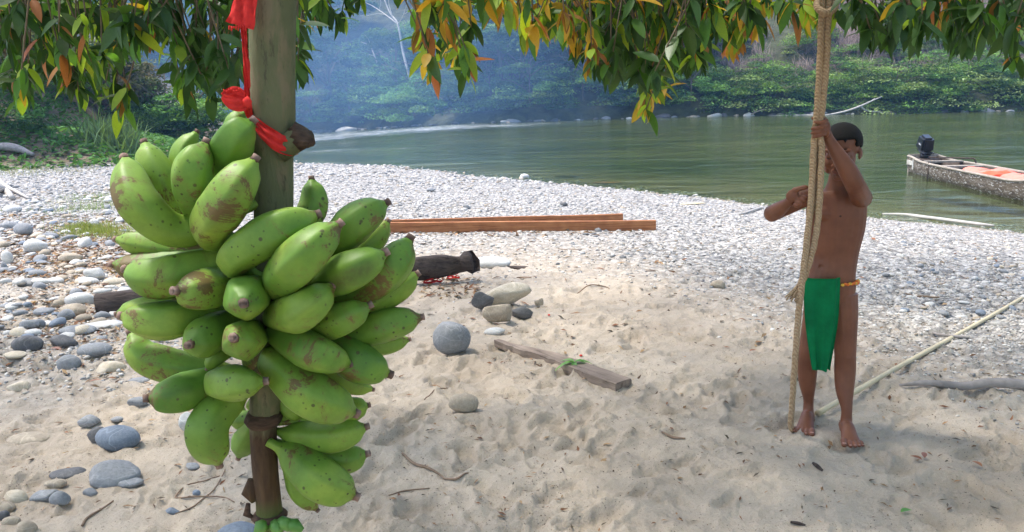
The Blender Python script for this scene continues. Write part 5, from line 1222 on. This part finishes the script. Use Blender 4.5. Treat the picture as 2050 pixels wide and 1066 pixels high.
for s in (-1, 1):
    mk('eyelashes', *(lambda q: (hx(q[0]), q[1]))(tube(cr([(s*.016, .0785, .0010), (s*.022, .0815, -.0035), (s*.030, .0815, -.0042), (s*.040, .0755, -.0015)], 9), [.0010, .0014, .0016, .0017, .0017, .0016, .0015, .0013, .0008], 6)), HAIR, boy)
    mk('eyebrow', *(lambda q: (hx(q[0]), q[1]))(tube(cr([(s*.012, .0815, .0250), (s*.024, .0830, .0320), (s*.036, .0755, .0320), (s*.045, .066, .0265)], 9), [(.0014, .0026)]*3+[(.0014, .0030)]*3+[(.0012, .0022)]*2+[(.001, .001)], 6)), HAIR, boy)
# hair: a short cap with an uneven edge
v, f = ICO4; hv = v.copy(); keepv = []
for p in hv:
    frnt = .055-.050*sst(-.2, .9, -p[1]) if True else 0
    lim = .18 if p[1] > .55 else (.05 if p[1] > .1 else -.42-.18*(p[1] < -.5))
    if abs(p[0]) > .62 and -.35 < p[1] < .62: lim = -.30+.25*max(0, p[1]-.2)
    keepv.append(p[2] > lim+.05*math.sin(p[0]*17+p[1]*13))
keepv = np.array(keepv); fk = [tuple(q) for q in f if keepv[list(q)].all()]; us = sorted({i for q in fk for i in q}); im = {a: b for b, a in enumerate(us)}
nz = 1+.018*fbm(hv[us][:, 0]*14, hv[us][:, 1]*14+hv[us][:, 2]*9, 5, 3)
hv2 = hv[us]*np.array((.0755, .0925, .079))*nz[:, None]+np.array((0, -.011, .045)); inn = hv2*.93+np.array((0, -.0008, .003)); m = len(us)
fk = [tuple(im[i] for i in q) for q in fk]; from collections import Counter
ed = Counter(); 
for q in fk:
    for i in range(3): ed[(q[i], q[(i+1) % 3])] += 1
rim = [(b, a, a+m, b+m) for (a, b) in ed if (b, a) not in ed]
mk('hair', hx(np.concatenate([hv2, inn])), fk+[tuple(i+m for i in q[::-1]) for q in fk]+rim, HAIR, boy)
NAIL = simple('nail', (.42, .22, .17), .4, .1, 50, .1, .001)
for e, r_, d_, s2 in toes:
    Mt = np.stack([s2, d_, np.array((0, 0, 1.))], 1); mk('toenail', *ell(e, (r_*.62, r_*.55, r_*.16), Mt, 2), NAIL, boy)
# loincloth: front panel with folds, back panel, and the patterned cord
def panel(name, rows, mat, fold, nf=26, label=None, th_=.0025, fsc=1):
    q = cr([list(B_(xl, y, dy))+list(B_(xr, y, dy2)) for xl, xr, y, dy, dy2 in rows], 36); V = []
    for k in range(36):
        a, b = q[k, :3], q[k, 3:]; tk = k/35
        for j in range(nf):
            u_ = j/(nf-1); p = a*(1-u_)+b*u_; bulge = math.sin(math.pi*u_)*.026*(1-.5*tk)*fsc
            w_ = fold*(.25+.9*tk)*(math.sin(u_*11+1.2*tk)+.6*math.sin(u_*23+2+tk*2))+fold*.8*math.exp(-((u_-.80)/.05)**2)
            V.append(p+np.array((0, -1, 0))*(bulge+w_)*(1 if fsc > 0 else -1)+np.array((0, 0, .003*math.sin(u_*17+k*.9)*(tk > .95))))
    n_ = 36; V = np.array(V); m = len(V); F = [(k*nf+j, k*nf+j+1, (k+1)*nf+j+1, (k+1)*nf+j) for k in range(n_-1) for j in range(nf-1)]
    V2 = V+np.array((0, th_, 0)); F2 = [tuple(i+m for i in q_[::-1]) for q_ in F]
    bd = [j for j in range(nf)]+[k*nf+nf-1 for k in range(1, n_)]+[(n_-1)*nf+j for j in range(nf-2, -1, -1)]+[k*nf for k in range(n_-2, 0, -1)]
    rimf = [(bd[i], bd[(i+1) % len(bd)], bd[(i+1) % len(bd)]+m, bd[i]+m) for i in range(len(bd))]
    return mk(name, np.concatenate([V, V2]), F+F2+rimf, mat, boy)
panel('loincloth_front', [(1609, 1683, 556, -.060, -.105), (1609, 1682, 590, -.072, -.112), (1611, 1679, 640, -.078, -.108), (1617, 1671, 690, -.080, -.100), (1623, 1664, 728, -.082, -.098), (1626, 1662, 741, -.082, -.098)], GRN, .0085)
panel('loincloth_back', [(1618, 1704, 560, .085, .06), (1622, 1700, 620, .10, .08), (1626, 1694, 690, .095, .085)], GRN, .004, fsc=-1)
cordp = []
for a_ in np.linspace(0, 2*math.pi, 41):
    c0 = B_(1662.5, 563, 0); cordp.append(c0+rv*math.cos(a_)*.108+fw*math.sin(a_)*.0795+np.array((0, 0, .004*math.cos(a_))))
mk('waist_cord', *tube(cordp, [.0035]*41, 6, cap=False), simple('dark_cord', (.02, .025, .02), .8), boy)
BEO = simple('orange_beads', (.75, .18, .03), .5, .2, 90); BEY = simple('yellow_beads', (.75, .45, .06), .5, .2, 90)
for k, a_ in enumerate(np.linspace(1.15, .05, 11)):
    c0 = B_(1662.5, 563, 0)+rv*math.cos(a_)*.111+fw*math.sin(a_)*.0825+np.array((0, 0, .004*math.cos(a_)+.003*(k % 2)))
    mk('bead_tuft', *ell(c0, (.0085, .006, .0065+.004*(k > 6)), None, 2), BEO if k % 3 else BEY, boy)

# ---------------------------------------------------------------- the hanging rope
def m_rope():
    t = NT('cotton_rope'); v = t.co('Object'); wv = t.n('TexWave'); wv.wave_type = 'BANDS'; wv.bands_direction = 'DIAGONAL'; t.l(v, wv.inputs[0]); wv.inputs['Scale'].default_value = 48; wv.inputs['Distortion'].default_value = 1.5
    n = t.noise(v, 110, 4, .7); c = t.ramp(n, [(.3, (.33, .22, .13)), (.7, (.52, .38, .24))]); c = t.mix(.3, c, t.ramp(wv.outputs[0], [(.2, .2), (.7, .8)]), 'SOFT_LIGHT')
    return t.fin(t.pr(c, .95, t.bump(wv.outputs[0], .6, .004, t.bump(n, .8, .003)), .1))
ROPE = m_rope(); RY = .0
rope = root('hanging_rope', tuple(on(1587, 862)), 'thick tan rope swing hanging from the tree, gripped by the child', 'rope')
def strand(name, pts, r, tw=0):
    q = cr([list(B_(x, y, dy))+[r*k] for x, y, dy, k in pts], max(60, len(pts)*16)); 
    return mk(name, *tube(q[:, :3], q[:, 3], 12, sec=lambda k, th: 1+.06*math.cos(3*th+k*.55)), ROPE, rope)
strand('strand', [(1647, -160, -.25, 1), (1646, -30, -.25, 1), (1645, 40, -.25, 1), (1641, 140, -.235, 1), (1636, 220, -.228, 1), (1632, 260, -.222, .95), (1629, 300, -.225, 1), (1625, 380, -.23, 1), (1619, 450, -.235, 1), (1610, 530, -.24, 1), (1603, 590, -.235, 1), (1599, 625, -.22, 1), (1594, 690, -.20, 1), (1589, 760, -.14, 1), (1585, 820, -.08, 1), (1583, 850, -.04, 1), (1587, 861, -.02, 1), (1594, 858, .02, .85)], .0128)
strand('strand', [(1661, -160, -.25, 1), (1660, -30, -.25, 1), (1658, 40, -.25, 1), (1653, 140, -.24, 1), (1645, 225, -.232, 1), (1641, 260, -.228, .95), (1645, 300, -.235, 1), (1643, 350, -.24, 1), (1640, 410, -.242, 1), (1635, 460, -.242, 1), (1626, 505, -.24, 1), (1612, 550, -.225, 1), (1601, 575, -.212, 1)], .0128)
strand('strand', [(1654, -160, -.232, 1), (1652, 30, -.232, 1), (1646, 140, -.226, .9), (1638, 225, -.222, .9), (1634, 300, -.215, .9), (1630, 400, -.222, .7), (1624, 440, -.226, .5)], .0118)
# tassel where the second strand ends
mk('tassel', *join([tube(cr([tuple(B_(1603, 556, -.215)), tuple(B_(1596+k*.5, 572, -.215+.004*math.sin(k*2))), tuple(B_(1572+k*1.9, 596+5*math.sin(k*1.3)+k*.5, -.235+.006*math.sin(k*3)))], 8), np.linspace(.006, .0034, 8), 6) for k in range(15)]), ROPE, rope)
ring = []
for a_ in np.linspace(0, 2*math.pi*1.0, 37): ring.append(B_(1654+19*math.cos(a_), 10+15*math.sin(a_), -.262+.030*math.sin(a_)*-1))
mk('loop_knot', *tube(ring, [.0125]*37, 12, cap=False), ROPE, rope)
mk('loop_knot', *tube([B_(1640, 20, -.27), B_(1650, 27, -.285), B_(1662, 25, -.282), B_(1672, 14, -.27)], [.013, .014, .014, .012], 12), ROPE, rope)

# ---------------------------------------------------------------- the overhanging tree
tree = root('overhanging_tree', (3.0, -3.2, -.1), 'broad leafy tree whose drooping branches hang across the top of the view', 'tree')
TB = simple('tree_bark_near', (.20, .16, .12), .9, .3, 14, .8, .015, stretch=(1, 1, .3))
mk('trunk', *tube(cr([(3.0, -3.2, -.3, .0), (2.9, -3.1, 1.2, .0), (2.7, -2.9, 2.6, .0), (2.4, -2.5, 3.6, 0)], 14)[:, :3], np.linspace(.30, .20, 14), 14), TB, tree)
for ends in (((2.5, -2.6, 3.3), (1.2, -.5, 3.9), (-.8, 1.8, 3.9), (-3.2, 3.4, 3.4)), ((2.4, -2.5, 3.5), (2.0, 0, 4.1), (1.2, 2.5, 3.8), (.6, 4.6, 3.2)), ((2.5, -2.5, 3.4), (3.6, -.2, 3.9), (3.6, 2.4, 3.5), (3.2, 4.6, 2.9)), ((2.4, -2.5, 3.6), (0, -2.0, 4.3), (-3, -.6, 4.2), (-5, 1.2, 3.6)), ((2.6, -2.6, 3.2), (5, -1, 3.7), (6.4, 1.6, 3.5), (6.8, 3.4, 3.0))):
    mk('branch', *tube(cr(ends, 16), np.linspace(.14, .03, 16), 9), TB, tree)
VAR = [m_leaf('leaf_dark', (.028, .075, .014), (.055, .12, .020), .22), m_leaf('leaf_green', (.06, .16, .022), (.10, .23, .030), .5), m_leaf('leaf_yellow_green', (.20, .32, .03), (.34, .40, .035), .55),
       m_leaf('leaf_yellow', (.50, .30, .03), (.60, .38, .05), .5, (1.4, 1.2, .7)), m_leaf('leaf_brown_orange', (.30, .12, .03), (.42, .20, .05), .4, (1.4, 1, .7)), m_leaf('leaf_orange', (.55, .16, .05), (.62, .22, .06), .4, (1.2, 1, .8))]
VC = np.array([(.036, .085, .017), (.08, .19, .026), (.27, .40, .033), (.55, .34, .04), (.36, .16, .04), (.63, .23, .09)])
SHP = [leafmesh(1, .34, .30, 5, .25), leafmesh(1, .40, .22, 5, .10), leafmesh(1, .28, .40, 5, .45)]
leafme = {}
for i, m_ in enumerate(VAR):
    for j, (v, f) in enumerate(SHP):
        me = bpy.data.meshes.new('leaf'); me.from_pydata([tuple(a) for a in v], [], f); me.materials.append(m_); me.update(); me.polygons.foreach_set('use_smooth', np.ones(len(me.polygons), bool)); leafme[(i, j)] = me
rl = random.Random(12)
# drooping fringe: (pixel span, how low it hangs, how thick, colours), each spray at its own distance
ZN = [(0, 60, 262, 15, 'gm'), (60, 105, 215, 9, 'gm'), (95, 160, 245, 13, 'gm'), (150, 215, 190, 13, 'yg'), (205, 255, 270, 8, 'yg'), (240, 300, 125, 10, 'gm'), (300, 350, 115, 9, 'dk'), (345, 420, 195, 16, 'dk'), (345, 395, 235, 7, 'yg'), (400, 470, 255, 15, 'dk'),
      (455, 500, 195, 8, 'dk'), (0, 300, 95, 36, 'dk'), (300, 500, 90, 24, 'dk'), (1284, 1312, 266, 8, 'yy'), (595, 622, 205, 8, 'dk'), (600, 660, 20, 4, 'gm'), (635, 690, 78, 7, 'gm'), (690, 740, 10, 3, 'gm'),
      (850, 900, 205, 16, 'br'), (890, 945, 185, 15, 'mx'), (850, 930, 60, 6, 'br'), (930, 1000, 30, 7, 'yo'), (990, 1060, 62, 9, 'yo'), (1050, 1120, 108, 14, 'yo'), (1120, 1190, 95, 14, 'yo'), (1135, 1200, 165, 10, 'yo'),
      (1165, 1240, 185, 18, 'dk'), (1200, 1290, 195, 20, 'dk'), (1230, 1330, 160, 18, 'br'), (1270, 1330, 235, 5, 'yo'), (1290, 1400, 170, 17, 'gm'), (1300, 1420, 190, 20, 'dk'), (1390, 1450, 135, 10, 'mx'), (1440, 1530, 110, 12, 'mx'), (1440, 1500, 148, 5, 'or'),
      (1060, 1550, 60, 38, 'mx'), (1550, 1640, 62, 8, 'mx'), (1590, 1625, 70, 5, 'yo'), (1680, 1730, 70, 5, 'gm'), (1660, 1740, 110, 4, 'yg'), (1730, 1800, 112, 13, 'dk'), (1780, 1880, 105, 16, 'dk'), (1820, 1900, 60, 8, 'or'), (1880, 1970, 135, 16, 'dk'), (1950, 2070, 105, 18, 'dk'), (1720, 2070, 60, 34, 'gm'), (1990, 2060, 180, 6, 'gm')]
PAL = {'dk': (.85, .10, .03, .01, .01, 0), 'gm': (.62, .24, .09, .02, .02, .01), 'yg': (.34, .30, .28, .06, .02, 0), 'yo': (.06, .16, .32, .36, .08, .02), 'br': (.20, .24, .20, .18, .17, .01), 'mx': (.30, .30, .22, .12, .05, .01), 'yy': (0, .06, .34, .52, .06, .02), 'or': (.1, .1, .1, .15, .15, .4)}
LV = []; TW = []
def qrot(d, roll):
    d = d/np.linalg.norm(d); up = np.array((0, 0, 1.)); s = np.cross(up, d); s = s/(np.linalg.norm(s)+1e-9) if np.linalg.norm(s) > 1e-3 else np.array((1., 0, 0)); n_ = np.cross(d, s)
    c, s_ = math.cos(roll), math.sin(roll); s2 = s*c+n_*s_; return np.stack([d, s2, np.cross(d, s2)], 1)
for x0, x1, yb, cnt, cm in ZN:
    for _ in range(int(cnt*.78+.5)):
        Y = rl.uniform(2.6, 4.4) if x0 > 500 else rl.uniform(2.5, 3.8)
        ex, ey = rl.uniform(x0, x1), max(0, yb-38)*rl.uniform(.30, 1.0)
        if yb > 262 and cm == 'yy': ey = rl.uniform(170, 222)
        e = np.array(P(ex, ey, Y)); ht = rl.uniform(.25, .5); st = e+np.array((rl.uniform(-.25, .25), rl.uniform(-.1, .3), ht+max(0, (ey/FPX)*Y)*.9))
        mdp = (st+e)/2+np.array((rl.uniform(-.06, .06), rl.uniform(-.06, .06), .06)); q = cr([st, mdp, e], 9); TW.append(tube(q, np.linspace(.006, .0022, 9), 5))
        nl = rl.randint(12, 19)
        for k in range(nl):
            t_ = (1-.012*k) if k < 8 else (.62+.03*(k % 3) if k < 13 else rl.uniform(.15, .5)); i_ = min(8, int(t_*8)); p = q[i_]*(1-(t_*8-i_))+q[min(8, i_+1)]*(t_*8-i_)
            a_ = rl.uniform(0, 6.28); dn = rl.gauss(.75, .5) if k < 8 else rl.gauss(.35, .5); d = np.array((math.cos(a_)*.62, math.sin(a_)*.62, -dn))
            ci = rl.choices(range(6), PAL[cm])[0]
            LV.append((p, qrot(d, rl.gauss(0, .5)), rl.uniform(.05, .12), ci, rl.randrange(3)))
mk('twig', *join(TW), simple('twig_bark', (.15, .11, .07), .85, .3, 30, .3, .002), tree, kind='stuff')
LV = [l for l in LV if not (1612 < pxof(*l[0])[0] < 1692 and pxof(*l[0])[1] > -30 and l[0][1] < 3.1)]
def lsize(l):
    x, y_ = pxof(*l[0]); 
    return l[2]/l[0][1] if (-20 < x < 2070 and y_ > -10) else 0
LV.sort(key=lsize, reverse=True)
# the 300 that show largest, spread over the view, are leaves of their own
for p, M, s, ci, sj in LV[:300]:
    o = bpy.data.objects.new('leaf', leafme[(ci, sj)]); COL.objects.link(o); o.parent = tree
    o.matrix_local = Matrix.Translation(Vector(p)-Vector((3.0, -3.2, -.1))) @ Matrix(M.tolist()).to_4x4() @ Matrix.Scale(s, 4)
rest = LV[300:]
FOL = m_col('foliage_near', .5, 25, .2, .002, .4, .42, .3)
vs, fsx, cs = [], [], []; off = 0; cvar = np.random.RandomState(3)
for sj in range(3):
    R3 = [l for l in rest if l[4] == sj]
    if not R3: continue
    v, f, c = batch(SHP[sj][0], SHP[sj][1], np.array([l[0] for l in R3]), np.array([l[1] for l in R3]), np.array([[l[2]]*3 for l in R3]), np.array([VC[l[3]] for l in R3])*cvar.uniform(.7, 1.3, (len(R3), 1)))
    vs.append(v); fsx.append(f+off); cs.append(c); off += len(v)
mk('foliage', np.concatenate(vs), np.concatenate(fsx), FOL, tree, col=np.concatenate(cs), kind='stuff')
# the crown overhead, which shades the near sand and the child
rs = np.random.RandomState(33); n = 32000
xx = rs.uniform(-8.5, 10, n); yy = rs.uniform(-7, 9, n); th_ = sst(1.0, .8, np.hypot((xx-1)/9.8, (yy-.5)/8.6)); cl = vn(xx*.9, yy*.9, 61)*.6+vn(xx*2.3, yy*2.3, 62)*.4
ok = (rs.rand(n) < th_) & (cl > CROWN_T); xx, yy = xx[ok], yy[ok]; n = len(xx)
zz = np.maximum(2.55+.18*np.maximum(yy, 0)*.9, 2.75)+rs.uniform(0, 1.6, n)*(1-.3*np.clip(yy/7, 0, 1)); RS = rs
lw = np.array([(0, 0, 0), (.4, .22, -.03), (1, 0, -.2), (.4, -.22, -.03)]); lf = np.array([(0, 1, 2), (0, 2, 3)])
v, f, c = batch(lw, lf, np.stack([xx, yy, zz], 1), rmats(n, .6), rs.uniform(.13, .24, (n, 1))*np.ones((1, 3)), VC[rs.choice(4, n, p=(.35, .42, .16, .07))])
mk('crown', v, f, FOL, tree, smooth=False, col=c, kind='stuff')
print('LEAVES', len(LV), 'crown', n, 'objects', len(bpy.data.objects), 'polys', sum(len(m.polygons) for m in bpy.data.meshes))
